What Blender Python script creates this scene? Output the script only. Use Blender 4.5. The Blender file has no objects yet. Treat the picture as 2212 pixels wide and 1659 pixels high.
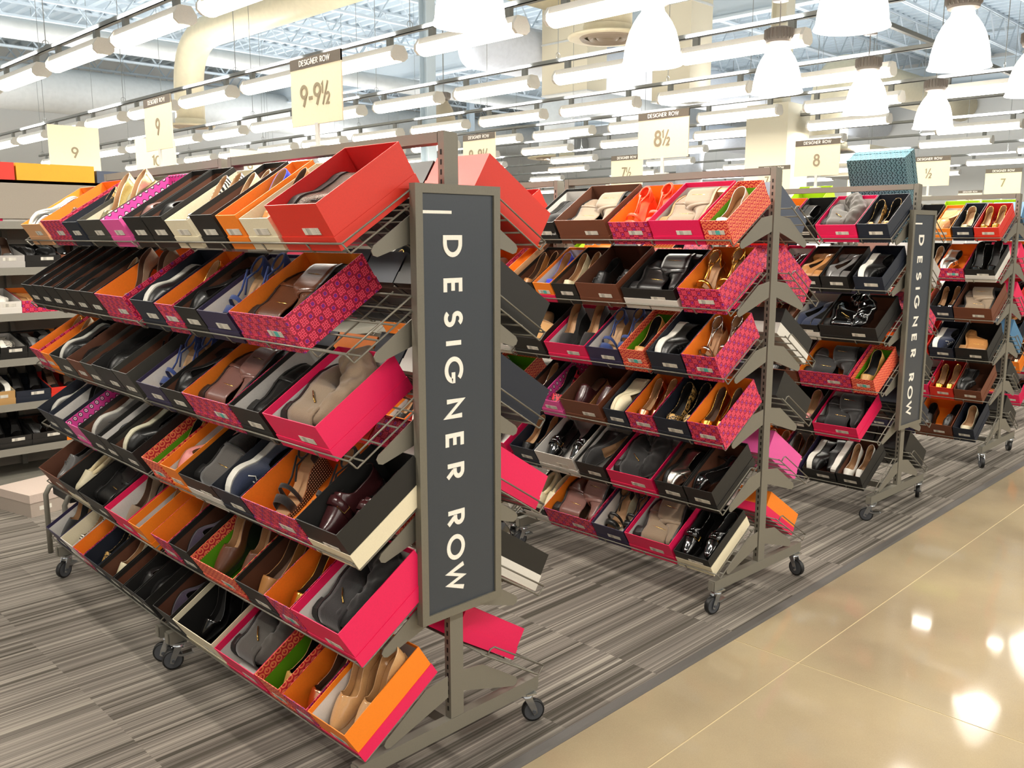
import bpy, bmesh, math, random
import numpy as np
from mathutils import Matrix, Vector

# ---------------------------------------------------------------- camera, world, exposure
S = bpy.context.scene
C = S.collection
PI = math.pi
CAM = (-1.6135, -1.8226, 1.5562); YAW, PITCH, ROLL, FPX = .7825, -.1656, -.0007, 1923.24
cam = bpy.data.cameras.new('camera'); cam.sensor_width = 36; cam.lens = FPX/2212*36; cam.clip_start = .05; cam.clip_end = 200
co = bpy.data.objects.new('camera', cam); C.objects.link(co); S.camera = co
f_ = Vector((math.cos(YAW)*math.cos(PITCH), math.sin(YAW)*math.cos(PITCH), math.sin(PITCH)))
r_ = Vector((math.sin(YAW), -math.cos(YAW), 0)); u_ = r_.cross(f_)
r2 = r_*math.cos(ROLL)+u_*math.sin(ROLL); u2 = -r_*math.sin(ROLL)+u_*math.cos(ROLL)
M = Matrix((r2, u2, -f_)).transposed().to_4x4(); M.translation = Vector(CAM); co.matrix_world = M
S.view_settings.view_transform = 'Standard'; S.view_settings.look = 'None'; S.view_settings.gamma = 1
S.view_settings.exposure = 0.17
try: S.view_settings.use_curve_mapping = False
except Exception: pass
S.cycles.use_denoising = True; S.cycles.use_adaptive_sampling = True; S.cycles.adaptive_threshold = .03; S.cycles.adaptive_min_samples = 16
S.cycles.max_bounces = 5; S.cycles.diffuse_bounces = 3; S.cycles.glossy_bounces = 3; S.cycles.transmission_bounces = 4
S.cycles.sample_clamp_indirect = 4
S.cycles.caustics_reflective = False; S.cycles.caustics_refractive = False
w = bpy.data.worlds.new('world'); S.world = w; w.use_nodes = True
w.node_tree.nodes['Background'].inputs[0].default_value = (1, .95, .87, 1)
w.node_tree.nodes['Background'].inputs[1].default_value = .75
TUBE_E, BELL_E, LAMP_W, BELL_W = 9.0, 6.0, 25.0, 22.0; UP_W = 19.0; AISLE_FILL_W = 25.0; FAR_K = 4.5
random.seed(7)

# ---------------------------------------------------------------- colours and materials
def lin(h):
    h = h.lstrip('#'); v = [int(h[i:i+2], 16)/255 for i in (0, 2, 4)]
    return tuple(x/12.92 if x <= .04045 else ((x+.055)/1.055)**2.4 for x in v)+(1,)
MATS = {}
def mat(name, col, rough=.6, metal=0, bump=0, bscale=200, emit=0, coat=0, sheen=0):
    if name in MATS: return MATS[name]
    m = bpy.data.materials.new(name); m.use_nodes = True; nt = m.node_tree; b = nt.nodes['Principled BSDF']
    c = lin(col) if isinstance(col, str) else col
    b.inputs['Base Color'].default_value = c; b.inputs['Roughness'].default_value = rough; b.inputs['Metallic'].default_value = metal
    if coat: b.inputs['Coat Weight'].default_value = coat; b.inputs['Coat Roughness'].default_value = .06
    if emit: b.inputs['Emission Color'].default_value = c; b.inputs['Emission Strength'].default_value = emit
    if sheen: b.inputs['Sheen Weight'].default_value = sheen
    if bump or True:
        tc = nt.nodes.new('ShaderNodeTexCoord'); n = nt.nodes.new('ShaderNodeTexNoise'); n.inputs['Scale'].default_value = bscale
        n.inputs['Detail'].default_value = 3; nt.links.new(tc.outputs['Object'], n.inputs['Vector'])
        if bump:
            bp = nt.nodes.new('ShaderNodeBump'); bp.inputs['Strength'].default_value = bump; bp.inputs['Distance'].default_value = .002
            nt.links.new(n.outputs['Fac'], bp.inputs['Height']); nt.links.new(bp.outputs['Normal'], b.inputs['Normal'])
        # slight procedural mottling of the colour
        mx = nt.nodes.new('ShaderNodeMixRGB'); mx.blend_type = 'MULTIPLY'; mx.inputs['Fac'].default_value = .25 if not emit else 0
        mx.inputs['Color1'].default_value = c; nt.links.new(n.outputs['Fac'], mx.inputs['Color2'])
        rp = nt.nodes.new('ShaderNodeValToRGB'); rp.color_ramp.elements[0].position = .3; rp.color_ramp.elements[0].color = (.75, .75, .75, 1); rp.color_ramp.elements[1].position = .6
        nt.links.new(n.outputs['Fac'], rp.inputs[0]); nt.links.new(rp.outputs[0], mx.inputs['Color2']); nt.links.new(mx.outputs[0], b.inputs['Base Color'])
    MATS[name] = m; return m
class NT:
    """small helper to write math node chains"""
    def __init__(s, name, rough=.6):
        s.m = bpy.data.materials.new(name); s.m.use_nodes = True; s.t = s.m.node_tree; s.b = s.t.nodes['Principled BSDF']; s.b.inputs['Roughness'].default_value = rough
        MATS[name] = s.m
    def n(s, k, **kw):
        x = s.t.nodes.new(k)
        for a, v in kw.items(): setattr(x, a, v)
        return x
    def put(s, sock, v):
        if isinstance(v, (int, float, tuple, list)): sock.default_value = v
        else: s.t.links.new(v, sock)
    def math(s, op, a, b=0, c=0):
        x = s.n('ShaderNodeMath', operation=op); s.put(x.inputs[0], a); s.put(x.inputs[1], b)
        if op in ('MULTIPLY_ADD', 'COMPARE', 'SMOOTH_MIN'): s.put(x.inputs[2], c)
        return x.outputs[0]
    def mix(s, f, a, b):
        x = s.n('ShaderNodeMixRGB'); s.put(x.inputs[0], f); s.put(x.inputs[1], a); s.put(x.inputs[2], b); return x.outputs[0]
    def uv(s, which='UV'):
        tc = s.n('ShaderNodeTexCoord'); sp = s.n('ShaderNodeSeparateXYZ'); s.t.links.new(tc.outputs[which], sp.inputs[0]); return tc.outputs[which], sp.outputs
    def out(s, col): s.t.links.new(col, s.b.inputs['Base Color']); return s.m
def lt(n, a, b): return n.math('LESS_THAN', a, b)
def fr(n, a, k): return n.math('FRACT', n.math('MULTIPLY', a, k))
def m_geo():
    n = NT('crimson geometric print', .45); _, o = n.uv(); x, y = o[0], o[1]
    def cell(k, ph=0.):
        fx = n.math('ABSOLUTE', n.math('SUBTRACT', n.math('FRACT', n.math('ADD', n.math('MULTIPLY', x, k), ph)), .5))
        fy = n.math('ABSOLUTE', n.math('SUBTRACT', n.math('FRACT', n.math('ADD', n.math('MULTIPLY', y, k), ph)), .5))
        return n.math('MAXIMUM', fx, fy)
    small = cell(85.); ring = n.math('COMPARE', small, .30, .09)
    big1 = cell(21.25); big2 = cell(21.25, .5)
    b = n.math('MINIMUM', big1, big2)
    c = n.mix(ring, lin('#b4123a'), lin('#fb5c78'))
    c = n.mix(n.math('COMPARE', b, .19, .03), c, lin('#8a0a34'))
    c = n.mix(lt(n, b, .12), c, lin('#c01c6c')); c = n.mix(lt(n, b, .085), c, lin('#4a2f98')); c = n.mix(lt(n, b, .04), c, lin('#a3205e'))
    return n.out(c)
def m_chain(name, c1, c2, k=42.):
    n = NT(name, .5); _, o = n.uv(); x, y = o[0], o[1]
    row = n.math('FLOOR', n.math('MULTIPLY', y, k)); ox = n.math('MULTIPLY', n.math('MODULO', row, 2), .5)
    fx = n.math('SUBTRACT', n.math('FRACT', n.math('ADD', n.math('MULTIPLY', x, k), ox)), .5); fy = n.math('SUBTRACT', fr(n, y, k), .5)
    d = n.math('SQRT', n.math('ADD', n.math('POWER', n.math('ABSOLUTE', fx), 2), n.math('POWER', n.math('ABSOLUTE', fy), 2)))
    ring = n.math('COMPARE', d, .36, .10)
    bar = n.math('MULTIPLY', lt(n, n.math('ABSOLUTE', fx), .09), lt(n, 0, fy))
    return n.out(n.mix(n.math('MAXIMUM', ring, bar), c2, c1))
def m_studs():
    n = NT('pink lining with jewels', .5); _, o = n.uv(); x, y = o[0], o[1]
    fx = n.math('SUBTRACT', fr(n, x, 38.), .5); fy = n.math('SUBTRACT', fr(n, n.math('ADD', y, .008), 30.), .5)
    d = n.math('SQRT', n.math('ADD', n.math('MULTIPLY', fx, fx), n.math('MULTIPLY', fy, fy)))
    c = n.mix(lt(n, d, .33), lin('#d4489a'), lin('#30202a')); c = n.mix(lt(n, d, .22), c, lin('#e8e0ea')); c = n.mix(lt(n, d, .10), c, lin('#b04060'))
    return n.out(c)
def m_leopard(name, base, spot, k=75.):
    n = NT(name, .5); tc, _ = n.uv('Object'); v = n.n('ShaderNodeTexVoronoi'); v.inputs['Scale'].default_value = k; n.t.links.new(tc, v.inputs['Vector'])
    nz = n.n('ShaderNodeTexNoise'); nz.inputs['Scale'].default_value = k*1.3; n.t.links.new(tc, nz.inputs['Vector'])
    d = n.math('ADD', v.outputs['Distance'], n.math('MULTIPLY', n.math('SUBTRACT', nz.outputs['Fac'], .5), .5))
    c = n.mix(n.math('COMPARE', d, .42, .14), lin(base), lin(spot)); return n.out(c)
def m_zebra():
    n = NT('zebra stripe', .5); tc, _ = n.uv('Object'); v = n.n('ShaderNodeTexWave'); v.inputs['Scale'].default_value = 26; v.inputs['Distortion'].default_value = 6
    n.t.links.new(tc, v.inputs['Vector']); return n.out(n.mix(lt(n, v.outputs['Fac'], .5), lin('#e8e2d2'), lin('#171412')))
def m_dots():
    n = NT('brown with white dots', .6); _, o = n.uv('Object'); fx = n.math('SUBTRACT', fr(n, o[0], 130.), .5); fy = n.math('SUBTRACT', fr(n, o[2], 130.), .5)
    d = n.math('ADD', n.math('MULTIPLY', fx, fx), n.math('MULTIPLY', fy, fy)); return n.out(n.mix(lt(n, d, .06), lin('#2c1c14'), lin('#eadfc6')))
def m_label(name, corner=None):
    n = NT(name, .6); _, o = n.uv(); x, y = o[0], o[1]
    txt = n.math('MULTIPLY', lt(n, fr(n, y, 190.), .4), lt(n, n.math('FRACT', n.math('MULTIPLY', n.math('SINE', n.math('MULTIPLY', n.math('FLOOR', n.math('MULTIPLY', x, 900.)), 12.9898)), 43758.5)), .55))
    left = lt(n, x, .03)
    bars = n.math('MULTIPLY', lt(n, n.math('FRACT', n.math('MULTIPLY', n.math('SINE', n.math('MULTIPLY', n.math('FLOOR', n.math('MULTIPLY', x, 1300.)), 78.233)), 43758.5)), .5), n.math('COMPARE', x, .048, .009))
    c = n.mix(n.math('MULTIPLY', txt, left), lin('#dcd8cc'), lin('#aba79c')); c = n.mix(bars, c, lin('#9a968c'))
    if corner: c = n.mix(n.math('COMPARE', x, .03, .010), c, lin(corner))
    return n.out(c)

M_ = {
 'frame': mat('grey green powder coat', '#7a766b', .45, .15, .05, 500), 'wire': mat('grey coated wire', '#7b776c', .35, .3),
 'slot': mat('dark slot', '#15140f', .8), 'zinc': mat('zinc plated steel', '#c8ccd0', .22, 1), 'rubber': mat('black rubber', '#141414', .5), 'hub': mat('grey hub', '#4a4c50', .4),
 'geo': m_geo(), 'coral': m_chain('coral chain print', lin('#f58a5a'), lin('#c81f33')), 'teal': m_chain('teal chain print', lin('#6f97a3'), lin('#24454f'), 34.),
 'studs': m_studs(), 'label': m_label('white sticker'), 'label_teal': m_label('white sticker with teal print', '#52b7ae'),
}
BOXC = {'black': '#1a1917', 'charcoal': '#3d3c37', 'navy': '#1b2230', 'purple': '#2e2748', 'brown': '#6e3d26', 'peach': '#d8a273', 'pink': '#e85aa5', 'cream': '#e6dcbf', 'orange': '#f8861a',
        'red': '#d8301f', 'fuchsia': '#e81858', 'white': '#dedad2', 'green': '#6aa012', 'lime': '#a3c41a', 'kraft': '#b9925c', 'taupe': '#a79a8e', 'yellow': '#f0a81c', 'lightgrey': '#b7b3ae', 'slate': '#4a5365', 'blue': '#4c7fa8'}
for k_, v_ in BOXC.items(): M_['b_'+k_] = mat('card '+k_, v_, .5, 0, .06, 300)
M_['i_brown'] = mat('lining brown', '#5e3826', .6); M_['i_white'] = mat('lining white', '#d9d5cf', .7); M_['i_black'] = mat('lining black', '#161514', .6); M_['i_orange'] = mat('lining orange', '#f5821a', .6)
M_['i_green'] = mat('lining green', '#5fa30d', .6); M_['i_cream'] = mat('lining cream', '#ddd3b8', .7); M_['i_navy'] = mat('lining navy', '#151b29', .6); M_['i_red'] = mat('lining red', '#c01a18', .6)
LE = lambda n, c, r=.35: mat(n, c, r, 0, .15, 160)
SU = lambda n, c: mat(n, c, .95, 0, .4, 260, sheen=.3)
ME = lambda n, c, r=.25: mat(n, c, r, 1, .12, 120)
K = {'black': LE('black leather', '#171615'), 'blacks': SU('black suede', '#1b1a1a'), 'patent': mat('black patent', '#0c0b0b', .08, 0, 0, coat=1), 'brown': LE('brown leather', '#5a3420'), 'mauve': LE('mauve leather', '#7a5750', .3),
     'tan': LE('tan leather', '#b07a45'), 'tans': SU('tan suede', '#c39258'), 'taupe': SU('taupe suede', '#8a7761'), 'grey': SU('grey suede', '#4b4742'), 'burg': LE('burgundy leather', '#3a1a1c', .25),
     'gold': ME('gold leather', '#e0b052'), 'rose': ME('rose gold leather', '#e2a582'), 'silver': ME('silver leather', '#c9c5bd'), 'champ': ME('champagne leather', '#e6d6a8'), 'cream': LE('cream leather', '#e4d8b6', .5),
     'white': LE('white leather', '#e6e2d8', .5), 'nude': mat('nude patent', '#c79a68', .1, 0, 0, coat=1), 'blue': SU('cobalt suede', '#1d35c8'), 'navy': SU('navy suede', '#1d2740'), 'strapblue': SU('blue suede', '#2b3f78'),
     'purple': SU('aubergine suede', '#2e2136'), 'leo': m_leopard('leopard print', '#c49a55', '#20160d'), 'redleo': m_leopard('red leopard print', '#c8283a', '#1c0c10', 60.), 'zebra': m_zebra(), 'dots': m_dots(),
     'snake': mat('dark snakeskin', '#4a3a30', .25, .6, .8, 350), 'coral': mat('coral glitter', '#f2502a', .4, 0, .6, 500), 'fur': mat('cream shearling', '#e6d3a4', .98, 0, 1, 120, sheen=1), 'greysat': LE('grey satin leather', '#6b6a68', .25),
     'sole_w': mat('white rubber sole', '#e4e1d6', .5), 'sole_b': mat('black sole', '#161514', .5), 'sole_t': mat('tan sole', '#a97c4f', .5), 'sole_c': mat('cream crepe sole', '#e2dcc0', .6), 'ins_t': mat('tan insole', '#b48d66', .6), 'ins_b': mat('black insole', '#1a1817', .6), 'ins_br': mat('brown insole', '#5c4333', .6),
     'pink': LE('pink satin leather', '#d98a86', .4), 'tissue': mat('white tissue', '#e8e6e4', .8, 0, 1, 30)}

# ---------------------------------------------------------------- mesh helpers
def link(o, parent=None):
    C.objects.link(o)
    if parent is not None: o.parent = parent
    return o
def tag(o, label=None, cat=None, group=None, kind=None):
    if label: o['label'] = label
    if cat: o['category'] = cat
    if group: o['group'] = group
    if kind: o['kind'] = kind
    return o
class MB:
    def __init__(s): s.v = []; s.f = []; s.m = []; s.uv = []
    def add(s, vs, fs, mi=0):
        b = len(s.v); s.v += [tuple(v) for v in vs]; s.f += [tuple(i+b for i in q) for q in fs]; s.m += [mi]*len(fs)
    def box(s, x0, x1, y0, y1, z0, z1, mi=0):
        s.add([(x, y, z) for z in (z0, z1) for y in (y0, y1) for x in (x0, x1)], [(0, 2, 3, 1), (4, 5, 7, 6), (0, 1, 5, 4), (2, 6, 7, 3), (0, 4, 6, 2), (1, 3, 7, 5)], mi)
    def tube(s, pts, r, n=6, mi=0, closed=False, cap=True):
        pts = [Vector(p) for p in pts]; N = len(pts); base = len(s.v); prev = None
        for i, p in enumerate(pts):
            a = pts[(i-1) % N] if (i or closed) else p; b = pts[(i+1) % N] if (i < N-1 or closed) else p
            t = (b-a).normalized()
            ref = prev if prev is not None else (Vector((0, 0, 1)) if abs(t.z) < .9 else Vector((1, 0, 0)))
            e1 = (ref-t*ref.dot(t)).normalized(); e2 = t.cross(e1); prev = e1
            rr = r[i] if isinstance(r, (list, tuple)) else r
            for k in range(n):
                an = 2*PI*k/n; s.v.append(tuple(p+e1*math.cos(an)*rr+e2*math.sin(an)*rr))
        for i in range(N if closed else N-1):
            for k in range(n):
                a = base+i*n+k; b = base+i*n+(k+1) % n; c = base+((i+1) % N)*n+(k+1) % n; d = base+((i+1) % N)*n+k
                s.f.append((a, b, c, d)); s.m.append(mi)
        if cap and not closed:
            s.f.append(tuple(base+k for k in range(n))[::-1]); s.m.append(mi); s.f.append(tuple(base+(N-1)*n+k for k in range(n))); s.m.append(mi)
    def lathe(s, prof, n=24, mi=0, cx=0, cy=0):
        base = len(s.v)
        for r, z in prof:
            for k in range(n): s.v.append((cx+r*math.cos(2*PI*k/n), cy+r*math.sin(2*PI*k/n), z))
        for i in range(len(prof)-1):
            for k in range(n): s.f.append((base+i*n+k, base+i*n+(k+1) % n, base+(i+1)*n+(k+1) % n, base+(i+1)*n+k)); s.m.append(mi)
    def prism(s, pts, axis, a0, a1, mi=0):
        """polygon pts (2D) extruded along axis 'x','y','z'"""
        def P(u, v, a): return {'x': (a, u, v), 'y': (u, a, v), 'z': (u, v, a)}[axis]
        n = len(pts); s.add([P(u, v, a0) for u, v in pts]+[P(u, v, a1) for u, v in pts], [tuple(range(n))[::-1], tuple(range(n, 2*n))]+[(i, (i+1) % n, n+(i+1) % n, n+i) for i in range(n)], mi)
    def mesh(s, name, mats, smooth=False, uv=False):
        me = bpy.data.meshes.new(name); me.from_pydata(s.v, [], s.f)
        for m in mats: me.materials.append(m)
        me.polygons.foreach_set('material_index', s.m)
        if smooth: me.polygons.foreach_set('use_smooth', [True]*len(s.f))
        if uv:
            L = me.uv_layers.new(name='UVMap'); i = 0
            for p in me.polygons:
                nn = p.normal; ax = max(range(3), key=lambda k: abs(nn[k])); a, b = [(1, 2), (0, 2), (0, 1)][ax]
                for li in p.loop_indices:
                    v = me.vertices[me.loops[li].vertex_index].co; L.data[li].uv = (v[a], v[b])
        me.validate(); me.update()
        return me
def obj(name, me, parent=None, M=None):
    o = bpy.data.objects.new(name, me); link(o, parent)
    if M is not None: o.matrix_local = M
    return o
def empty(name, M=None, parent=None):
    o = bpy.data.objects.new(name, None); o.empty_display_size = .05; link(o, parent)
    if M is not None: o.matrix_local = M
    return o
def frameM(o, x, y, z):
    m = Matrix((Vector(x), Vector(y), Vector(z))).transposed().to_4x4(); m.translation = Vector(o); return m
LABELS = {}
NOTSEEN = {2, 4, 6, 8, 10, 12, 14, 16, 18, 22, 24, 26, 28, 30, 32, 34, 36, 38, 40, 42, 43, 44, 45, 46, 50, 51, 52, 53, 54, 55, 56, 58, 59, 60, 61, 62, 63, 64, 67, 70, 89, 92, 113, 124, 142, 175, 179, 186, 207, 210, 233, 236, 241, 247, 248, 249, 250, 259, 260, 264, 265, 266, 267, 270, 271, 272, 273, 276, 277, 278, 295, 296, 297, 298, 299, 300, 301, 327, 348, 350, 379, 380, 381, 382, 428, 429, 430, 431, 432, 442, 443, 446, 447, 450, 451, 462, 463, 464, 465, 478, 481, 497, 499, 500, 501, 502, 513, 514, 515, 516, 517, 518, 519, 527, 528, 529, 530, 531, 532, 533, 534, 535, 536, 537, 551, 553, 554, 555, 556, 557, 558, 559, 560, 566, 568, 570, 571, 573, 583, 584, 585, 586, 595, 598, 599, 611, 612, 613, 614, 615, 622, 623, 624, 625, 634, 635, 636, 637, 645, 646, 647, 648, 649, 657, 660, 676, 681, 693, 694, 695, 696, 697, 698, 699, 700, 716, 718, 730, 731, 732, 733, 735, 744, 745, 746, 747, 748, 749, 750, 751, 752, 765, 767, 768, 769, 770, 771, 773, 775, 776, 778, 779, 781, 782, 783, 784, 785, 791, 792, 794, 795, 796, 797, 798, 799, 800, 801, 802, 803, 804, 805, 806, 807, 808, 809, 810, 811, 812, 813, 814, 815, 816, 817, 818, 819, 820, 821, 822, 823, 824, 825, 826, 827, 828, 829, 830, 831, 832, 833, 834, 835, 836, 838, 839, 840, 841, 842, 843, 844, 845, 847, 850, 853, 854, 855, 856, 857, 858, 859, 860, 861, 862, 863, 864, 865, 866, 867, 868, 869, 870, 871, 872, 873, 874, 875, 876, 877, 878, 879, 880, 881, 882, 883, 884, 885, 886, 887, 888, 889, 890, 891, 892, 893, 894, 895, 896, 897, 898, 899, 900, 901, 902, 903, 904, 908, 909}    # running numbers of the boxes and shoes that the photograph shows nothing of
SEQ = [0]; SEQL = []
def unseen(l):
    SEQ[0] += 1; SEQL.append(l)
    return SEQ[0] in NOTSEEN
def uniq(l):
    n = len(l.split())
    if n > 16 or n < 4: print('LABEL LENGTH', n, l)
    if l in LABELS: print('DUP LABEL', l)
    LABELS[l] = 1; return l
ORD = 'first second third fourth fifth sixth seventh eighth ninth tenth eleventh twelfth thirteenth fourteenth fifteenth sixteenth seventeenth eighteenth'.split()

# ---------------------------------------------------------------- stroke lettering
def arc(cx, cy, rx, ry, a0, a1, n=14): return [(cx+rx*math.cos(math.radians(a0+(a1-a0)*i/n)), cy+ry*math.sin(math.radians(a0+(a1-a0)*i/n))) for i in range(n+1)]
GL = {
 'D': (.74, [[(0, 1), (.24, 1)]+arc(.24, .5, .5, .5, 90, -90)+[(0, 0), (0, 1)]]), 'E': (.5, [[(.5, 1), (0, 1), (0, 0), (.5, 0)], [(0, .5), (.45, .5)]]),
 'S': (.52, [arc(.27, .75, .23, .25, 30, 250, 12)[:-1]+arc(.25, .26, .27, .26, 75, -150, 14)]), 'I': (0, [[(0, 0), (0, 1)]]),
 'G': (1., [arc(.5, .5, .5, .5, 42, 350, 26)+[(.99, .46), (.6, .46)]]), 'N': (.7, [[(0, 0), (0, 1), (.7, 0), (.7, 1)]]),
 'R': (.55, [[(0, 0), (0, 1), (.26, 1)]+arc(.26, .74, .26, .26, 90, -90, 10)+[(.13, .48)], [(.24, .40), (.55, 0)]]),
 'O': (1., [arc(.5, .5, .5, .5, 0, 360, 28)]), 'W': (1.15, [[(0, 1), (.3, 0), (.575, .95), (.85, 0), (1.15, 1)]]), ' ': (.4, []),
 '9': (.54, [arc(.27, .72, .27, .27, -20, 340, 20), [(.53, .66), (.2, 0)]]), '8': (.54, [arc(.27, .77, .21, .22, 0, 360, 18), arc(.27, .28, .27, .28, 0, 360, 20)]),
 '7': (.52, [[(0, 1), (.52, 1), (.14, 0)]]), '6': (.54, [arc(.27, .27, .27, .27, 0, 360, 20), [(.01, .34), (.32, 1)]]), '5': (.5, [[(.45, 1), (.1, 1), (.05, .56)]+arc(.22, .3, .27, .3, 110, -140, 14)]),
 '1': (.2, [[(0, .82), (.18, 1), (.18, 0)]]), '2': (.5, [arc(.25, .75, .23, .25, 170, -30, 12)+[(0, 0), (.5, 0)]]), '0': (.6, [arc(.3, .5, .3, .5, 0, 360, 22)]), '-': (.35, [[(0, .38), (.35, .38)]]), '4': (.55, [[(.4, 0), (.4, 1), (0, .3), (.55, .3)]]),
 'h': (.62, [[(0, .88), (.1, 1), (.1, .5)], [(.05, 0), (.5, 1)], arc(.47, .36, .12, .13, 170, -30, 8)+[(.34, 0), (.62, 0)]]),
 'a': (.4, [arc(.2, .25, .2, .25, 0, 360, 12), [(.4, .5), (.4, 0)]]), 't': (.3, [[(.15, .8), (.15, .05), (.28, 0)], [(0, .5), (.3, .5)]]), 'e': (.4, [[(0, .27), (.4, .27)]+arc(.2, .25, .2, .25, 10, 310, 12)]), 'r': (.28, [[(0, .5), (0, 0)], [(0, .35), (.14, .5), (.28, .48)]]),
 'p': (.4, [[(0, .5), (0, -.35)], arc(.2, .25, .2, .25, 0, 360, 12)]), 'o': (.42, [arc(.21, .25, .21, .25, 0, 360, 12)]), 'f': (.3, [[(.3, 1), (.16, .95), (.13, 0)], [(0, .5), (.28, .5)]]), 'A': (.7, [[(0, 0), (.35, 1), (.7, 0)], [(.13, .35), (.57, .35)]]),
}
RB = [0]
def ribbon(mb, pts, w, T):
    """flat ribbon with depth along the polyline; T maps (u,v,depth) -> xyz"""
    q_ = [pts[0]]
    for a in pts[1:]:
        if abs(a[0]-q_[-1][0])+abs(a[1]-q_[-1][1]) > 1e-5: q_.append(a)
    pts = q_; RB[0] = (RB[0]+1) % 3; dz = RB[0]*.3
    n = len(pts); closed = (abs(pts[0][0]-pts[-1][0])+abs(pts[0][1]-pts[-1][1])) < 1e-4
    P = [Vector((p[0], p[1])) for p in pts]
    L = []; R = []
    for i in range(n):
        a = P[i-1] if i else (P[-2] if closed else None); b = P[i+1] if i < n-1 else (P[1] if closed else None)
        d1 = (P[i]-a).normalized() if a is not None else None; d2 = (b-P[i]).normalized() if b is not None else None
        if d1 is None: d1 = d2
        if d2 is None: d2 = d1
        n1 = Vector((-d1.y, d1.x)); n2 = Vector((-d2.y, d2.x)); m = (n1+n2)
        m = m.normalized() if m.length > 1e-5 else n1
        k = min(1/max(.3, m.dot(n1)), 2.2); L.append(P[i]+m*w/2*k); R.append(P[i]-m*w/2*k)
    for i in range(n-1):
        q = [L[i], L[i+1], R[i+1], R[i]]
        mb.add([T(p.x, p.y, 0) for p in q]+[T(p.x, p.y, 1+dz) for p in q], [(3, 2, 1, 0), (4, 5, 6, 7), (0, 1, 5, 4), (2, 3, 7, 6), (1, 2, 6, 5), (3, 0, 4, 7)])
def text(mb, s, h, T, wt=.15, gap=.22, center=True):
    """draws the string, T(u, v, depth)"""
    tot = sum(GL[c][0] for c in s)*h+gap*h*(len(s)-1); x = -tot/2 if center else 0
    for c in s:
        wd, st = GL[c]
        for pl in st: ribbon(mb, [(x+p[0]*h, p[1]*h) for p in pl], wt*h, T)
        x += (wd+gap)*h
    return tot
# ---------------------------------------------------------------- floor
def m_carpet():
    n = NT('striped grey carpet', .95); tc = n.n('ShaderNodeTexCoord'); sp = n.n('ShaderNodeSeparateXYZ'); n.t.links.new(tc.outputs['Object'], sp.inputs[0]); x, y = sp.outputs[0], sp.outputs[1]
    col = n.math('FLOOR', n.math('DIVIDE', n.math('ADD', x, 50.13), .5))
    def wn(a, b, kind=2):
        q = n.n('ShaderNodeTexWhiteNoise', noise_dimensions='2D'); cb = n.n('ShaderNodeCombineXYZ'); n.put(cb.inputs[0], a); n.put(cb.inputs[1], b); n.t.links.new(cb.outputs[0], q.inputs['Vector']); return q.outputs['Value']
    def stripes(k, seed):
        return wn(n.math('FLOOR', n.math('MULTIPLY', y, k)), n.math('ADD', col, seed))
    fine = stripes(240., 3.); fine2 = wn(n.math('FLOOR', n.math('MULTIPLY', y, 130.)), 5.)
    band = stripes(58., 11.); wide = wn(n.math('FLOOR', n.math('MULTIPLY', y, 17.)), n.math('ADD', n.math('FLOOR', n.math('DIVIDE', n.math('ADD', x, 50.4), 1.)), 2.))
    nz = n.n('ShaderNodeTexNoise'); nz.inputs['Scale'].default_value = 900; nz.inputs['Detail'].default_value = 2; n.t.links.new(tc.outputs['Object'], nz.inputs['Vector'])
    v = n.math('ADD', n.math('ADD', n.math('MULTIPLY', fine, .30), n.math('MULTIPLY', fine2, .24)), n.math('MULTIPLY', wide, .12))
    dark = n.math('MULTIPLY', lt(n, band, .22), -.27)
    v = n.math('ADD', n.math('ADD', v, dark), n.math('MULTIPLY', nz.outputs['Fac'], .34))
    rp = n.n('ShaderNodeValToRGB'); e = rp.color_ramp.elements; e[0].position = .12; e[0].color = lin('#4c4840'); e[1].position = .85; e[1].color = lin('#aaa396')
    m = rp.color_ramp.elements.new(.5); m.color = lin('#78716a'); n.t.links.new(v, rp.inputs[0])
    bp = n.n('ShaderNodeBump'); bp.inputs['Strength'].default_value = .5; bp.inputs['Distance'].default_value = .003; n.t.links.new(nz.outputs['Fac'], bp.inputs['Height']); n.t.links.new(bp.outputs[0], n.b.inputs['Normal'])
    n.b.inputs['Specular IOR Level'].default_value = .1
    return n.out(rp.outputs[0])
def m_concrete():
    n = NT('polished concrete', .12); tc = n.n('ShaderNodeTexCoord')
    a = n.n('ShaderNodeTexNoise'); a.inputs['Scale'].default_value = 1.1; a.inputs['Detail'].default_value = 6; a.inputs['Roughness'].default_value = .55; n.t.links.new(tc.outputs['Object'], a.inputs['Vector'])
    b = n.n('ShaderNodeTexNoise'); b.inputs['Scale'].default_value = 260; b.inputs['Detail'].default_value = 3; n.t.links.new(tc.outputs['Object'], b.inputs['Vector'])
    rp = n.n('ShaderNodeValToRGB'); e = rp.color_ramp.elements; e[0].position = .3; e[0].color = lin('#7f705e'); e[1].position = .72; e[1].color = lin('#a69678'); n.t.links.new(a.outputs['Fac'], rp.inputs[0])
    c = n.mix(.18, rp.outputs[0], n.mix(b.outputs['Fac'], lin('#8a7858'), lin('#d8caa6')))
    r = n.n('ShaderNodeMapRange'); n.t.links.new(a.outputs['Fac'], r.inputs['Value']); r.inputs['To Min'].default_value = .045; r.inputs['To Max'].default_value = .075; n.t.links.new(r.outputs[0], n.b.inputs['Roughness'])
    n.b.inputs['Specular IOR Level'].default_value = .22
    return n.out(c)
def struct(name, mb, mats, parent=None, smooth=False):
    o = obj(name, mb.mesh(name, mats, smooth), parent); 
    if parent is None: o['kind'] = 'structure'
    return o
CAR, CON = m_carpet(), m_concrete()
fl = MB(); fl.box(-14, 46, -14, 34, -.12, -.012); floor = struct('floor', fl, [mat('slab joint', '#9a8762', .8)])
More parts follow.
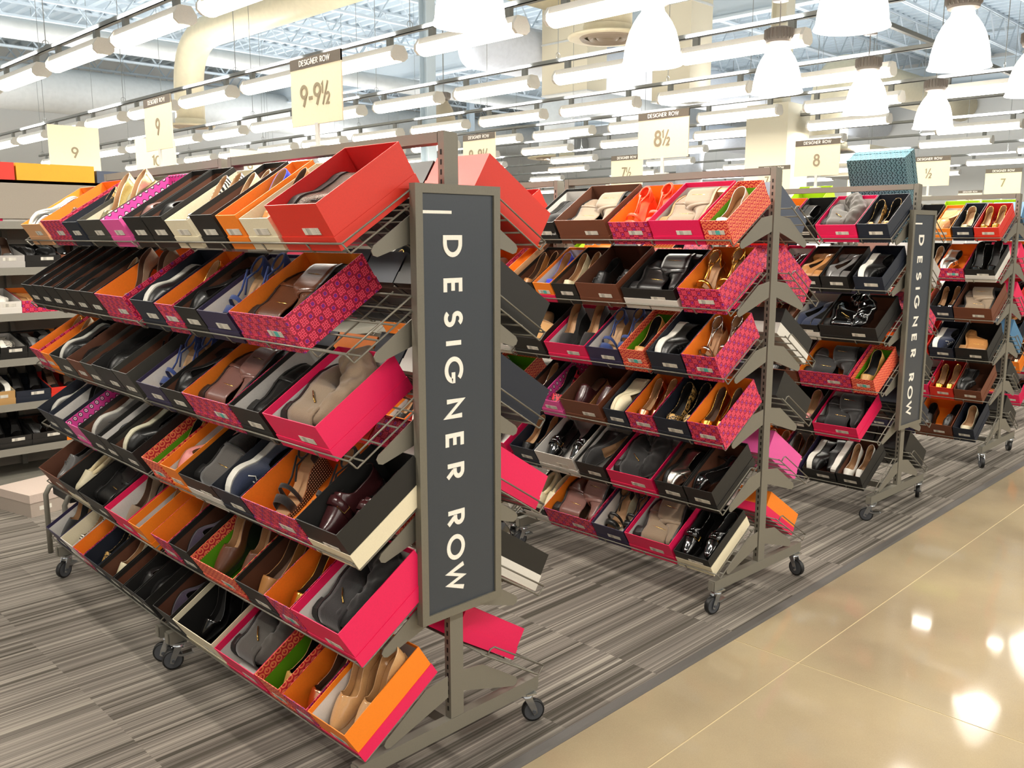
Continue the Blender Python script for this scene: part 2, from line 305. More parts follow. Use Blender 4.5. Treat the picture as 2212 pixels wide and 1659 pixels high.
m = MB(); m.box(-14, 46, -14, -.135, -.012, -.0021); obj('joint_filler', m.mesh('filler', [mat('pale joint filler', '#c2ae84', .5)]), floor)
m = MB(); m.box(-14, 46, -.095, 34, -.012, 0); o = obj('carpet', m.mesh('carpet', [CAR]), floor)
XJ = [-14, -8.7, -3.7, 1.31, 6.31, 11.3, 18, 28, 46]; YJ = [-14, -9, -4.5, -.405, -.135]
for i in range(len(XJ)-1):
    for j in range(len(YJ)-1):
        m = MB(); g = .0028; m.box(XJ[i]+g, XJ[i+1]-g, YJ[j]+g, YJ[j+1]-g, -.012, -.001); obj('concrete_slab', m.mesh('slab', [CON]), floor)
m = MB(); m.prism([(-.137, -.012), (-.137, -.0005), (-.128, .004), (-.100, .005), (-.094, .001), (-.094, -.012)], 'x', -14, 46)
struct('trim_1', m, [mat('grey rubber edging', '#57534f', .6)])

# ---------------------------------------------------------------- rack units
AL = math.radians(32.5); ca, sa = math.cos(AL), math.sin(AL); LEN = 1.21
UNITS = {(1, 0): (0, 0, 0), (1, 1): (-.0007, 1.2192, -.0312), (2, 0): (1.7931, .0141, -.0280), (3, 0): (3.4406, .0680, -.0243), (4, 0): (5.1125, .0350, .0002), (5, 0): (6.78, .04, 0)}
for r in (2, 3, 4, 5):
    X, Y, t = UNITS[(r, 0)]; UNITS[(r, 1)] = (X-1.225*math.sin(t), Y+1.225*math.cos(t), t)
def unitM(k): X, Y, t = UNITS[k]; return Matrix.Translation((X, Y, 0)) @ Matrix.Rotation(t, 4, 'Z')
def shelf_o(side, k): return Vector((side*.345, 0, .168+.27*(5-k)))
def slope_frame(side, k, y, off=0):
    u = Vector((-side*ca, 0, sa)); n = Vector((side*sa, 0, ca)); v = n.cross(u); o = shelf_o(side, k)+n*off; o.y = y
    return frameM(o, u, v, n)
def wire_mesh(side):
    m = MB(); u = Vector((-side*ca, 0, sa)); n = Vector((side*sa, 0, ca)); R = .0028
    def P(a, b, y): q = u*a+n*b; return (q.x, y, q.z)
    y0, y1 = .0, LEN
    m.tube([P(-.004, .024, y0), P(-.004, .024, y1)], R)                      # front lip
    for a in (.03, .095, .16, .225, .285): m.tube([P(a, -.004-R, y0), P(a, -.004-R, y1)], R, 6)   # long wires
    for y in [y0, y1]: # end loops
        m.tube([P(-.004, .024, y), P(.002, -.004, y), P(.004, -.0085, y), P(.30, -.0085, y)], R)
        m.tube([P(-.004, .024, y), P(.255, .024, y), P(.268, .014, y), P(.272, -.006, y)], R)
    for y in (.16, .38, .605, .83, 1.05): m.tube([P(-.004, .024, y), P(.002, -.004, y), P(.006, -.0095, y), P(.30, -.0095, y)], R)
    return m.mesh('wire_shelf', [M_['wire']], True)
def bracket_mesh(side):
    m = MB(); pts = [(side*.028, .136), (side*.112, .124), (side*.255, .030), (side*.262, .018), (side*.256, .006), (side*.243, .002), (side*.028, .070)]
    m.prism(pts, 'y', -.0015, .0015); return m.mesh('bracket', [M_['frame']])
WIRE = {s: wire_mesh(s) for s in (-1, 1)}; BRK = {s: bracket_mesh(s) for s in (-1, 1)}
# 28: rounded arch post frame
def post_mesh():
    m = MB(); m.prism([(-.018, .148), (.032, .148), (.032, 1.815), (.028, 1.826), (-.018, 1.83)], 'y', -.0125, .0125); return m.mesh('upright_post', [M_['frame']])
def slots_mesh():
    m = MB()
    for i in range(62):
        z = .17+i*.0262
        for x in (-.0184, .0324): m.box(x-.0004, x+.0004, -.003, .003, z, z+.014)
    return m.mesh('slot_strip', [M_['slot']])
POST, SLOTS = post_mesh(), slots_mesh()
def me_box(name, m, *a):
    b = MB(); b.box(*a); return b.mesh(name, [m])
FOOT = me_box('foot_bar', M_['frame'], -.352, .352, -.015, .015, .1035, .148)
def bumper():
    m = MB(); m.box(.354, .358, -.012, .012, .107, .145); m.box(-.358, -.354, -.012, .012, .107, .145); return m.mesh('end_cap', [M_['frame']])
CAP = bumper()
TOPB = me_box('top_bar', M_['frame'], -.018, .032, .045, LEN-.045, 1.80, 1.829)
LOWB = me_box('lower_bar', M_['frame'], -.012, .026, .045, LEN-.045, .108, .142)
def caster_parts():
    a = MB(); a.lathe([(.0, .1035), (.026, .1035), (.026, .098), (.02, .093), (.022, .088), (.0, .088)], 14)
    a.box(-.028, .028, -.024, .024, .099, .1035)
    for s in (-1, 1): a.prism([(-.014, .09), (.014, .09), (.030, .05), (.034, .03), (.022, .024), (.008, .05)], 'y', s*.017-.0012, s*.017+.0012)
    a.box(-.014, .014, -.017, .017, .087, .09)
    fork = a.mesh('fork', [M_['zinc']])
    b = MB(); pr = [(.030, -.009), (.0355, -.011), (.0375, -.006), (.0375, .006), (.0355, .011), (.030, .009)]
    n = 22; base = 0
    for y_r in pr: pass
    vs = []
    for r, y in pr:
        for k in range(n): vs.append((.022+r*math.cos(2*PI*k/n), y, .0375+r*math.sin(2*PI*k/n)))
    fs = [(i*n+k, i*n+(k+1) % n, (i+1)*n+(k+1) % n, (i+1)*n+k) for i in range(len(pr)-1) for k in range(n)]
    b.add(vs, fs); wheel = b.mesh('wheel', [M_['rubber']], True)
    c = MB(); vs = []
    for y in (-.01, .01):
        for k in range(n): vs.append((.022+.031*math.cos(2*PI*k/n), y, .0375+.031*math.sin(2*PI*k/n)))
    c.add(vs, [(k, (k+1) % n, n+(k+1) % n, n+k) for k in range(n)]+[tuple(range(n)), tuple(range(n, 2*n))]); c.tube([(.022, -.021, .0375), (.022, .021, .0375)], .006, 8)
    hub = c.mesh('hub', [M_['hub']])
    d = MB(); d.prism([(-.052, .052), (-.045, .060), (-.01, .054), (.01, .06), (.01, .052), (-.012, .046)], 'y', -.014, .014); ped = d.mesh('brake_pedal', [M_['zinc']])
    return fork, wheel, hub, ped
FORK, WHEEL, HUB, PED = caster_parts()
ROWN = {1: 'front', 2: 'second', 3: 'third', 4: 'fourth', 5: 'fifth'}
CAST = {(1, 0): [200, -30, 160, 75], (1, 1): [150, 110, 205, 100], (2, 0): [170, -100, 165, 80]}
for (r, u), (X, Y, t) in UNITS.items():
    R = empty('display_rack', unitM((r, u)))
    tag(R, uniq('grey wheeled shoe rack, %s half of the %s rack row' % ('aisle', ROWN[r]) if u == 0 else 'grey wheeled shoe rack, rear half of the %s rack row' % ROWN[r]), 'rack', 'wheeled shoe racks')
    for y in (.03, LEN-.03):
        p = obj('upright_post', POST, R, Matrix.Translation((0, y, 0))); obj('slot_strip', SLOTS, p)
        p = obj('foot_bar', FOOT, R, Matrix.Translation((0, y, 0))); obj('end_cap', CAP, p)
    obj('top_bar', TOPB, R); obj('lower_bar', LOWB, R)
    an = CAST.get((r, u), [random.randint(0, 359) for _ in range(4)]); i = 0
    for y in (.03, LEN-.03):
        for x in (-.315, .315):
            c = empty('caster', Matrix.Translation((x, y, 0)) @ Matrix.Rotation(math.radians(an[i]), 4, 'Z'), R); i += 1
            for nm, me in (('fork', FORK), ('wheel', WHEEL), ('hub', HUB)): obj(nm, me, c)
            if i % 2: obj('brake_pedal', PED, c)
    for k in range(6):
        for s in (-1, 1):
            o = shelf_o(s, k); w_ = obj('wire_shelf', WIRE[s], R, Matrix.Translation(o))
            for y in (.02, LEN-.02): obj('bracket', BRK[s], w_, Matrix.Translation((-o.x, y, -.018+.0)))
# ---------------------------------------------------------------- shoes
def sm(tab):
    xs = [a for a, b in tab]; ys = [b for a, b in tab]
    def f(s):
        return sum(np.interp(min(1, max(0, s+d)), xs, ys) for d in (-.03, -.015, 0, .015, .03))/5
    return f
W_ALM = [(0, 0), (.02, .014), (.06, .022), (.15, .031), (.28, .038), (.38, .036), (.55, .028), (.72, .027), (.85, .030), (.94, .026), (.985, .014), (1, 0)]
W_PNT = [(0, 0), (.03, .009), (.10, .018), (.2, .029), (.3, .036), (.4, .035), (.55, .027), (.72, .026), (.85, .029), (.94, .025), (.985, .014), (1, 0)]
ST = [0, .008, .02, .04, .07, .10, .14, .18, .22, .26, .29, .32, .35, .38, .42, .46, .50, .55, .60, .66, .72, .78, .84, .89, .93, .96, .98, .992, 1]
def cx(s): return .008*math.sin(min(1, s/.5)*PI)-.002    # slight banana
def upper(W, B, T, R, L, s0=0, s1=1, Kc=9):
    v = []; f = []; sts = [s for s in ST if s0 <= s <= s1]
    for s in sts:
        w = float(np.interp(s, [a for a, b in W], [b for a, b in W])); t = max(.004, T(s)); r = R(s)
        th = PI/2 if r >= t else math.asin((max(.002, r)/t)**(1/.8))
        for sg in (1, -1):
            js = range(Kc+1) if sg == 1 else range(Kc, -1, -1)
            for j in js:
                a = th*j/Kc; c = max(0, math.cos(a))
                v.append((s*L, cx(s)+sg*w*c**.62, B(s)+t*math.sin(a)**.8))
    n = 2*(Kc+1)
    for i in range(len(sts)-1):
        for j in range(n-1):
            if j == Kc: continue
            f.append((i*n+j, i*n+j+1, (i+1)*n+j+1, (i+1)*n+j))
    return v, f
def solidify(me, th, levels=1):
    o = bpy.data.objects.new('tmp', me); C.objects.link(o)
    bm = bmesh.new(); bm.from_mesh(me); bmesh.ops.remove_doubles(bm, verts=bm.verts, dist=.0004); bmesh.ops.recalc_face_normals(bm, faces=bm.faces); bm.to_mesh(me); bm.free()
    md = o.modifiers.new('s', 'SOLIDIFY'); md.thickness = th; md.offset = -1; md.material_offset = 1
    if levels: sb = o.modifiers.new('b', 'SUBSURF'); sb.levels = levels
    dg = bpy.context.evaluated_depsgraph_get(); dg.update(); n = bpy.data.meshes.new_from_object(o.evaluated_get(dg)); bpy.data.objects.remove(o)
    n.polygons.foreach_set('use_smooth', [True]*len(n.polygons)); return n
def up_mesh(W, B, T, R, L, s0=0, s1=1, th=.0022, levels=0):
    v, f = upper(W, B, T, R, L, s0, s1); me = bpy.data.meshes.new('upper'); me.from_pydata(v, [], f); me.materials.append(None); me.materials.append(None)
    return solidify(me, th, levels)
def slab(W, top, bot, L, k=1.05, s0=0, s1=1, kb=None):
    m = MB(); sts = [s for s in ST if s0 <= s <= s1]; kb = kb or k
    for s in sts:
        w = float(np.interp(s, [a for a, b in W], [b for a, b in W])); w = max(w, .0006)
        xx = s*L+(s-.5)*.004
        m.v += [(xx, cx(s)+w*k, top(s)), (xx, cx(s)-w*k, top(s)), (xx, cx(s)-w*kb, bot(s)), (xx, cx(s)+w*kb, bot(s))]
    for i in range(len(sts)-1):
        for j in range(4): m.f.append((i*4+j, i*4+(j+1) % 4, (i+1)*4+(j+1) % 4, (i+1)*4+j)); m.m.append(0)
    n = len(sts)-1; m.f += [(0, 1, 2, 3), (n*4+3, n*4+2, n*4+1, n*4)]; m.m += [0, 0]
    me = m.mesh('sole', [None]); bm = bmesh.new(); bm.from_mesh(me); bmesh.ops.recalc_face_normals(bm, faces=bm.faces); bm.to_mesh(me); bm.free(); return me
def strap(W, B, T, L, s0, ws, k=1.03, lift=0, a0=0, a1=180, Tv=None):
    m = MB(); n = 12
    for i in range(n+1):
        a = math.radians(a0+(a1-a0)*i/n); 
        for s in (s0-ws/2, s0+ws/2):
            w = float(np.interp(s, [q for q, b in W], [b for q, b in W])); t = (Tv if Tv else T(s))+lift; c = math.cos(a)
            m.v.append((s*L, cx(s)+math.copysign(abs(c)**.7, c)*w*k, B(s)+t*math.sin(a)**.8*k))
    for i in range(n): m.f.append((i*2, i*2+1, i*2+3, i*2+2)); m.m.append(0)
    me = m.mesh('strap', [None]); 
    o = bpy.data.objects.new('tmp', me); C.objects.link(o); md = o.modifiers.new('s', 'SOLIDIFY'); md.thickness = .0022; md.offset = 0
    dg = bpy.context.evaluated_depsgraph_get(); dg.update(); r = bpy.data.meshes.new_from_object(o.evaluated_get(dg)); bpy.data.objects.remove(o)
    r.polygons.foreach_set('use_smooth', [True]*len(r.polygons)); return r
def heelB(h, t): return lambda s: t+.005*max(0, 1-s/.12)+h*(lambda x: x*x*(3-2*x))(min(1, max(0, (s-.32)/.5)))
def proto(kind):
    P = []; L = .245; W = W_ALM
    T0 = sm([(0, .012), (.04, .024), (.12, .034), (.25, .046), (.4, .06), (.6, .08), (1, .09)])
    if kind in ('flat', 'pump', 'block'):
        h = {'flat': .006, 'pump': .07, 'block': .05}[kind]; W = W_ALM if kind == 'flat' else W_PNT; B = heelB(h, .004)
        R = sm([(0, .1), (.26, .1), (.30, .03), (.36, .026), (.6, .027), (.8, .042), (1, .055)])
        P.append(('upper', up_mesh(W, B, T0, R, L), 'up')); P.append(('insole', slab(W, lambda s: B(s)+.004, lambda s: B(s)+.002, L, .9, .1, 1), 'in'))
        P.append(('sole', slab(W, lambda s: B(s)+.001, lambda s: B(s)-.003, L, 1.02), 'so'))
        if kind == 'flat': P.append(('heel', slab(W, lambda s: B(s)-.003, lambda s: 0, L, .95, .76, 1, .9), 'so'))
        if kind == 'block': P.append(('heel', slab(W, lambda s: B(s)-.003, lambda s: 0, L, .9, .78, .992, .8), 'up'))
        if kind == 'pump':
            m = MB(); m.tube([(L*.9, 0, B(.9)-.003), (L*.93, 0, .03), (L*.94, 0, .0)], [.02, .008, .005], 10); P.append(('heel', m.mesh('heel', [None], True), 'up'))
    elif kind == 'wedge':
        B = heelB(.06, .018); R = sm([(0, .1), (.34, .1), (.38, .035), (.5, .03), (.75, .034), (1, .055)])
        P.append(('upper', up_mesh(W, B, T0, R, L), 'up')); P.append(('insole', slab(W, lambda s: B(s)+.004, lambda s: B(s)+.002, L, .9, .1, 1), 'in')); P.append(('sole', slab(W, lambda s: B(s)+.001, lambda s: max(0, .006*(1-s/.1)), L, 1.04, kb=.95), 'so'))
    elif kind == 'sandal':
        B = heelB(.055, .016); P.append(('footbed', slab(W, lambda s: B(s)+.003, lambda s: B(s)-.001, L, .98), 'in')); P.append(('sole', slab(W, lambda s: B(s)-.001, lambda s: max(0, .006*(1-s/.1)), L, 1.0, kb=.95), 'so'))
        P.append(('strap', strap(W, B, T0, L, .22, .10), 'up')); P.append(('strap', strap(W, B, T0, L, .36, .05, lift=.004), 'up'))
        R = sm([(0, .05), (.8, .02), (.9, .05), (1, .055)]); P.append(('heel_counter', up_mesh(W, B, T0, R, L, .78, 1), 'up')); 
        m = MB(); m.tube([(L*(.86+.115*math.cos(a)), .024*math.sin(a), B(.86)+.040+.012*math.cos(a)) for a in [2*PI*i/20 for i in range(20)]], .0035, 6, closed=True); P.append(('ankle_strap', m.mesh('ankle_strap', [None], True), 'up'))
        m = MB(); m.tube([(L*.5, -.004, B(.5)+.03), (L*.62, -.014, B(.62)+.05), (L*.76, -.017, B(.74)+.036)], .0035, 6); m.tube([(L*.36, 0, B(.36)+.05), (L*.5, -.004, B(.5)+.05), (L*.70, -.01, B(.74)+.055)], .0035, 6); P.append(('strap', m.mesh('strap', [None], True), 'up'))
    elif kind in ('sneaker', 'oxford', 'slipper', 'clog'):
        t = {'sneaker': .028, 'oxford': .012, 'slipper': .024, 'clog': .03}[kind]; B = lambda s: t+.008*max(0, 1-s/.15)+(.004*s if kind == 'sneaker' else 0)
        T = sm([(0, .022), (.04, .034), (.12, .042), (.25, .052), (.4, .07), (.5, .085), (.6, .10), (1, .11)])
        R = {'sneaker': sm([(0, .2), (.46, .2), (.5, .07), (.6, .05), (.75, .048), (.9, .065), (1, .07)]), 'oxford': sm([(0, .2), (.42, .2), (.46, .06), (.6, .05), (.8, .05), (1, .062)]),
             'slipper': sm([(0, .2), (.3, .2), (.34, .05), (.6, .045), (1, .055)]), 'clog': sm([(0, .2), (.44, .2), (.47, .05), (.55, .015), (1, .01)])}[kind]
        P.append(('upper', up_mesh(W, B, T, R, L), 'up')); P.append(('insole', slab(W, lambda s: B(s)+.006, lambda s: B(s)+.002, L, .88, .1, 1), 'in'))
        P.append(('sole', slab(W, lambda s: B(s)+.004, lambda s: .010*max(0, 1-s/.15), L, 1.12 if kind == 'sneaker' else 1.08), 'so'))
        if kind == 'oxford':
            P.append(('heel', slab(W, lambda s: .012, lambda s: -.008, L, 1.05, .76, 1), 'so'))
        if kind in ('sneaker', 'oxford'):
            m = MB()
            for q in range(4):
                s = .27+q*.05; w = .016; m.tube([(s*L, cx(s)-w, B(s)+T(s)*.9), (s*L+.004, cx(s), B(s)+T(s)+.003), (s*L, cx(s)+w, B(s)+T(s)*.9)], .0022, 5)
            m.tube([(.3*L, cx(.3), B(.3)+T(.3)+.004), (.33*L, cx(.3)+.02, B(.3)+T(.3)+.004), (.28*L, cx(.3)+.03, B(.3)+T(.3)*.8)], .0018, 5)
            P.append(('laces', m.mesh('laces', [None], True), 'la'))
        if kind == 'slipper' or kind == 'clog':
            m = MB(); m.tube([(L*(.62+.3*math.cos(a)), cx(.6)+.030*math.sin(a), B(.6)+.045+.006*math.cos(a)) for a in [2*PI*i/24 for i in range(24)]], .010 if kind == 'slipper' else .003, 8, closed=True)
            if kind == 'slipper': P.append(('fur_collar', m.mesh('fur_collar', [None], True), 'fu'))
    elif kind == 'monk':
        B = lambda s: .012+.006*max(0, 1-s/.15); T = sm([(0, .022), (.04, .034), (.12, .042), (.25, .052), (.4, .07), (.5, .085), (.6, .10), (1, .11)]); R = sm([(0, .2), (.44, .2), (.48, .062), (.6, .055), (.8, .055), (1, .065)])
        P.append(('upper', up_mesh(W, B, T, R, L), 'up')); P.append(('insole', slab(W, lambda s: B(s)+.006, lambda s: B(s)+.002, L, .88, .1, 1), 'in')); P.append(('sole', slab(W, lambda s: B(s)+.003, lambda s: .004*max(0, 1-s/.15), L, 1.08), 'so')); P.append(('heel', slab(W, lambda s: .012, lambda s: -.01, L, 1.05, .76, 1), 'so'))
        P.append(('strap', strap(W, B, T, L, .36, .10, 1.06, .004), 'up'))
        m = MB(); s = .36; yy = -.028; zz = B(s)+T(s)*.72; m.tube([(s*L-.012, yy-.006, zz-.008), (s*L+.012, yy-.006, zz-.008), (s*L+.012, yy+.008, zz+.014), (s*L-.012, yy+.008, zz+.014)], .0016, 5, closed=True); P.append(('buckle', m.mesh('buckle', [None]), 'bu'))
    elif kind in ('bootie', 'tall'):
        hh = .035 if kind == 'bootie' else .03; B = heelB(hh, .008); Tb = sm([(0, .022), (.04, .034), (.12, .043), (.25, .055), (.36, .075), (.44, .12), (.5, .2), (.6, .3), (1, .3)])
        R = sm([(0, .13), (1, .13)]); Wb = [(a, b*1.05 if a < .5 else b*1.12) for a, b in W_ALM]
        P.append(('upper', up_mesh(Wb, B, Tb, R, L, th=.003), 'up')); P.append(('sole', slab(Wb, lambda s: B(s)+.002, lambda s: B(s)-.008+.006*max(0, 1-s/.12), L, 1.05), 'so')); P.append(('heel', slab(Wb, lambda s: B(s)-.005, lambda s: 0, L, .92, .74, .992, .85), 'so'))
        if kind == 'bootie':
            m = MB(); m.tube([(L*.7, -.030, .06), (L*.72, -.031, .10), (L*.73, -.0305, .145)], .0022, 5); P.append(('zip', m.mesh('zip', [None], True), 'bu'))
            P.append(('strap', strap(Wb, B, Tb, L, .40, .06, 1.05, .003), 'up'))
        else:
            path = [(.19, .11), (.195, .14), (.18, .172), (.15, .188), (.11, .192), (.07, .182), (.035, .16), (.012, .13), (.0, .10)]; n = 28; m = MB(); pr = []
            for t in np.linspace(0, len(path)-1, 34):
                i = min(int(t), len(path)-2); q = t-i; pr.append((path[i][0]*(1-q)+path[i+1][0]*q, path[i][1]*(1-q)+path[i+1][1]*q))
            for i, (x, z) in enumerate(pr):
                a = pr[max(0, i-1)]; b = pr[min(len(pr)-1, i+1)]; d = Vector((b[0]-a[0], b[1]-a[1])).normalized(); e = Vector((-d.y, d.x)); tt = i/(len(pr)-1)
                rw = .043+.010*tt; rt = .030
                for k in range(n):
                    an = 2*PI*k/n; wr = 1+.10*math.sin(an*3+tt*17)+.08*math.sin(tt*46+an*2)+.05*math.sin(an*7-tt*30)
                    p = e*math.cos(an)*rw*wr; m.v.append((x+p.x, math.sin(an)*rt*wr-.034*tt, z+p.y))
            for i in range(len(pr)-1):
                for k in range(n): m.f.append((i*n+k, i*n+(k+1) % n, (i+1)*n+(k+1) % n, (i+1)*n+k)); m.m.append(0)
            me = m.mesh('shaft', [None, None]); P.append(('shaft', solidify(me, .003, 1), 'up'))
            m = MB(); m.tube([(L*.6, -.036, .07), (L*.68, -.037, .1), (L*.75, -.036, .13)], .0025, 5); P.append(('zip', m.mesh('zip', [None], True), 'bu'))
    return P
PROTO = {}
def shoe(kind, mt, lining, sole, Mx, label, group=None, extra=None):
    if unseen(label): return None
    if kind not in PROTO: PROTO[kind] = proto(kind)
    R = empty({'sneaker': 'sneaker', 'bootie': 'ankle_boot', 'tall': 'tall_boot', 'sandal': 'sandal', 'slipper': 'slipper', 'clog': 'clog'}.get(kind, 'shoe'), Mx)
    tag(R, uniq(label), {'sneaker': 'sneaker', 'bootie': 'boot', 'tall': 'boot', 'sandal': 'sandal'}.get(kind, 'shoe'), group)
    mm = {'up': mt, 'in': lining, 'so': sole, 'la': extra or sole, 'bu': M_BU, 'fu': K['fur']}
    for nm, me, key in PROTO[kind]:
        o = obj(nm, me, R)
        for i in range(len(me.materials)):
            o.material_slots[i].link = 'OBJECT'; o.material_slots[i].material = mm[key] if i == 0 else lining
    return R
M_BU = mat('brass hardware', '#c9a45a', .25, 1)
for k_ in list(PROTO): pass
STY = {  # tag: (proto, upper, lining, sole, words)
 'sneaker_silver': ('sneaker', 'silver', 'ins_b', 'sole_w', 'silver slip-on sneaker'), 'loafer_brown': ('oxford', 'brown', 'ins_br', 'sole_b', 'brown loafer'), 'leopard': ('flat', 'leo', 'ins_b', 'sole_b', 'leopard print flat'),
 'espadrille': ('wedge', 'champ', 'ins_t', 'sole_c', 'champagne espadrille'), 'pumpmauve': ('pump', 'mauve', 'ins_t', 'sole_b', 'mauve pump'), 'pumpblack': ('block', 'black', 'ins_b', 'sole_b', 'black pump'), 'blackwhite': ('flat', 'zebra', 'ins_t', 'sole_b', 'black and white flat'),
 'flatcream': ('flat', 'cream', 'ins_t', 'sole_t', 'cream flat'), 'blue': ('flat', 'blue', 'ins_t', 'sole_t', 'cobalt blue flat'), 'tan': ('flat', 'tan', 'ins_br', 'sole_t', 'tan leather flat'), 'snake': ('sneaker', 'snake', 'ins_b', 'sole_b', 'dark snakeskin sneaker'),
 'any': ('block', 'black', 'ins_br', 'sole_b', 'black court shoe'), 'wedge': ('pump', 'taupe', 'ins_br', 'sole_b', 'brown high heel'), 'sneaker': ('sneaker', 'black', 'ins_b', 'sole_w', 'black sneaker'), 'gold': ('flat', 'gold', 'ins_t', 'sole_t', 'gold flat'), 'bluesandal': ('sandal', 'strapblue', 'ins_t', 'sole_t', 'blue strappy sandal'),
 'brownboot': ('bootie', 'brown', 'ins_br', 'sole_b', 'brown ankle boot'), 'tissue': ('flat', 'cream', 'ins_t', 'sole_t', 'cream flat'), 'oxford': ('oxford', 'black', 'ins_b', 'sole_b', 'black laced shoe'), 'sandalblack': ('sandal', 'black', 'ins_b', 'sole_b', 'black sandal'), 'mauveboot': ('bootie', 'mauve', 'ins_br', 'sole_b', 'mauve ankle boot'),
 'blackboot': ('bootie', 'black', 'ins_b', 'sole_b', 'black ankle boot'), 'taupetall': ('tall', 'taupe', 'ins_br', 'sole_b', 'taupe suede tall boot'), 'sneaker_grey': ('sneaker', 'grey', 'ins_b', 'sole_w', 'grey sneaker'), 'navyshoe': ('block', 'navy', 'ins_b', 'sole_b', 'navy suede shoe'), 'sneaker_cream': ('sneaker', 'black', 'ins_b', 'sole_c', 'cream soled sneaker'),
 'pumpgold': ('flat', 'tan2', 'ins_b', 'sole_t', 'caramel leather flat'), 'nudepump': ('pump', 'pink', 'ins_t', 'sole_t', 'blush pink pump'), 'oxfordboot': ('bootie', 'grey', 'ins_b', 'sole_b', 'charcoal laced boot'), 'sneaker_white': ('sneaker', 'navy', 'ins_b', 'sole_w', 'navy white-soled sneaker'), 'dotwedge': ('sandal', 'blacks', 'ins_t', 'dots', 'black sandal with dotted wedge'),
 'burgundy': ('monk', 'burg', 'ins_b', 'sole_b', 'burgundy monk strap shoe'), 'greyshoe': ('oxford', 'greysat', 'ins_b', 'sole_b', 'grey brogue'), 'slipper': ('slipper', 'cream', 'fur', 'sole_w', 'cream shearling slipper'), 'taupeflat': ('block', 'taupe', 'ins_br', 'sole_b', 'taupe suede shoe'), 'champagne': ('flat', 'champ', 'ins_t', 'sole_t', 'champagne flat'),
 'silver': ('flat', 'silver', 'ins_t', 'sole_t', 'silver flat'), 'purpleshoe': ('block', 'purple', 'ins_b', 'sole_b', 'aubergine suede shoe'), 'brownwedge': ('wedge', 'brown', 'ins_t', 'sole_b', 'brown leather wedge'), 'goldflat': ('flat', 'gold', 'ins_br', 'sole_t', 'metallic gold flat'), 'blacktall': ('tall', 'blacks', 'ins_b', 'sole_b', 'black suede tall boot'),
 'blackwedge': ('wedge', 'blacks', 'ins_t', 'sole_b', 'black suede wedge'), 'zebra': ('flat', 'zebra', 'ins_t', 'sole_b', 'zebra striped flat'), 'copper': ('flat', 'rose', 'ins_t', 'sole_t', 'copper flat'), 'cream': ('flat', 'cream', 'ins_t', 'sole_t', 'cream leather flat'), 'patent': ('pump', 'patent', 'ins_b', 'sole_b', 'black patent pump'),
 'greytall': ('tall', 'grey', 'ins_b', 'sole_b', 'charcoal suede tall boot'), 'rosegold': ('flat', 'rose', 'ins_br', 'sole_t', 'rose gold flat'), 'nudewedge': ('wedge', 'nude', 'nude', 'nude', 'nude patent wedge'), 'blacksuede': ('sneaker', 'blacks', 'ins_b', 'sole_b', 'black suede shoe'), 'taupebootie': ('bootie', 'taupe', 'ins_br', 'sole_b', 'taupe suede bootie'),
 'coralwedge': ('sandal', 'coral', 'coral', 'coral', 'coral glitter wedge'), 'taupebig': ('bootie', 'taupe', 'ins_br', 'sole_t', 'beige suede ankle boot'), 'whiteflat': ('flat', 'white', 'ins_t', 'sole_t', 'white leather flat'), 'blackshoe': ('oxford', 'black', 'ins_b', 'sole_b', 'black leather shoe'), 'goldsandal': ('sandal', 'gold', 'ins_t', 'silver', 'gold strappy sandal'),
 'tanshoe': ('bootie', 'tans', 'ins_t', 'sole_t', 'tan suede bootie'), 'silverpump': ('sandal', 'silver', 'ins_t', 'nude', 'silver slingback sandal'), 'redleopard': ('flat', 'redleo', 'ins_b', 'sole_b', 'red leopard print flat'), 'studclog': ('clog', 'burg', 'ins_br', 'sole_t', 'brown studded clog'), 'creamwedge': ('wedge', 'cream', 'ins_t', 'cream', 'cream leather wedge'),
 'rosegoldflat': ('flat', 'rose', 'ins_t', 'sole_t', 'rose gold flat'), 'leopardflat': ('flat', 'leo', 'ins_b', 'sole_b', 'leopard print flat'), 'blackflat': ('flat', 'black', 'ins_t', 'sole_b', 'black leather flat'), 'blackoxford': ('monk', 'patent', 'ins_b', 'sole_b', 'glossy black buckled shoe'), 'silverox': ('oxford', 'silver', 'ins_b', 'sole_b', 'pewter silver shoe'),
 'blacksandal': ('sandal', 'black', 'ins_t', 'sole_c', 'black strappy sandal'), 'taupewedge': ('bootie', 'taupe', 'ins_br', 'sole_b', 'taupe suede wedge boot'), 'patentbig': ('monk', 'patent', 'ins_b', 'sole_b', 'black patent shoe'), 'tanflat': ('block', 'tan', 'ins_br', 'sole_t', 'tan leather pump'), 'greyflat': ('block', 'greysat', 'ins_br', 'sole_b', 'grey leather pump'),
 'patenttall': ('tall', 'patent', 'ins_b', 'sole_b', 'black patent tall boot'), 'blackbootie': ('bootie', 'blacks', 'ins_b', 'sole_b', 'black suede bootie'), 'pinkshoe': ('flat', 'pink', 'ins_t', 'sole_t', 'pink flat'), 'blackbuckle': ('bootie', 'blacks', 'ins_b', 'sole_b', 'black buckled suede boot'), 'blacksneaker': ('sneaker', 'black', 'ins_b', 'sole_w', 'black slip-on sneaker'),
 'nude': ('wedge', 'nude', 'ins_t', 'nude', 'nude wedge'), 'silverloafer': ('oxford', 'silver', 'ins_b', 'sole_w', 'silver loafer'), 'patentflat': ('flat', 'patent', 'ins_t', 'sole_b', 'black patent flat'), 'tanboot': ('bootie', 'tan', 'ins_br', 'sole_t', 'tan leather boot'), 'creamflat': ('flat', 'cream', 'ins_t', 'sole_t', 'cream leather flat'), 'purpleshoe2': ('block', 'purple', 'ins_b', 'sole_b', 'purple shoe'),
}
K['tan2'] = LE('caramel leather', '#c79a55', .4)
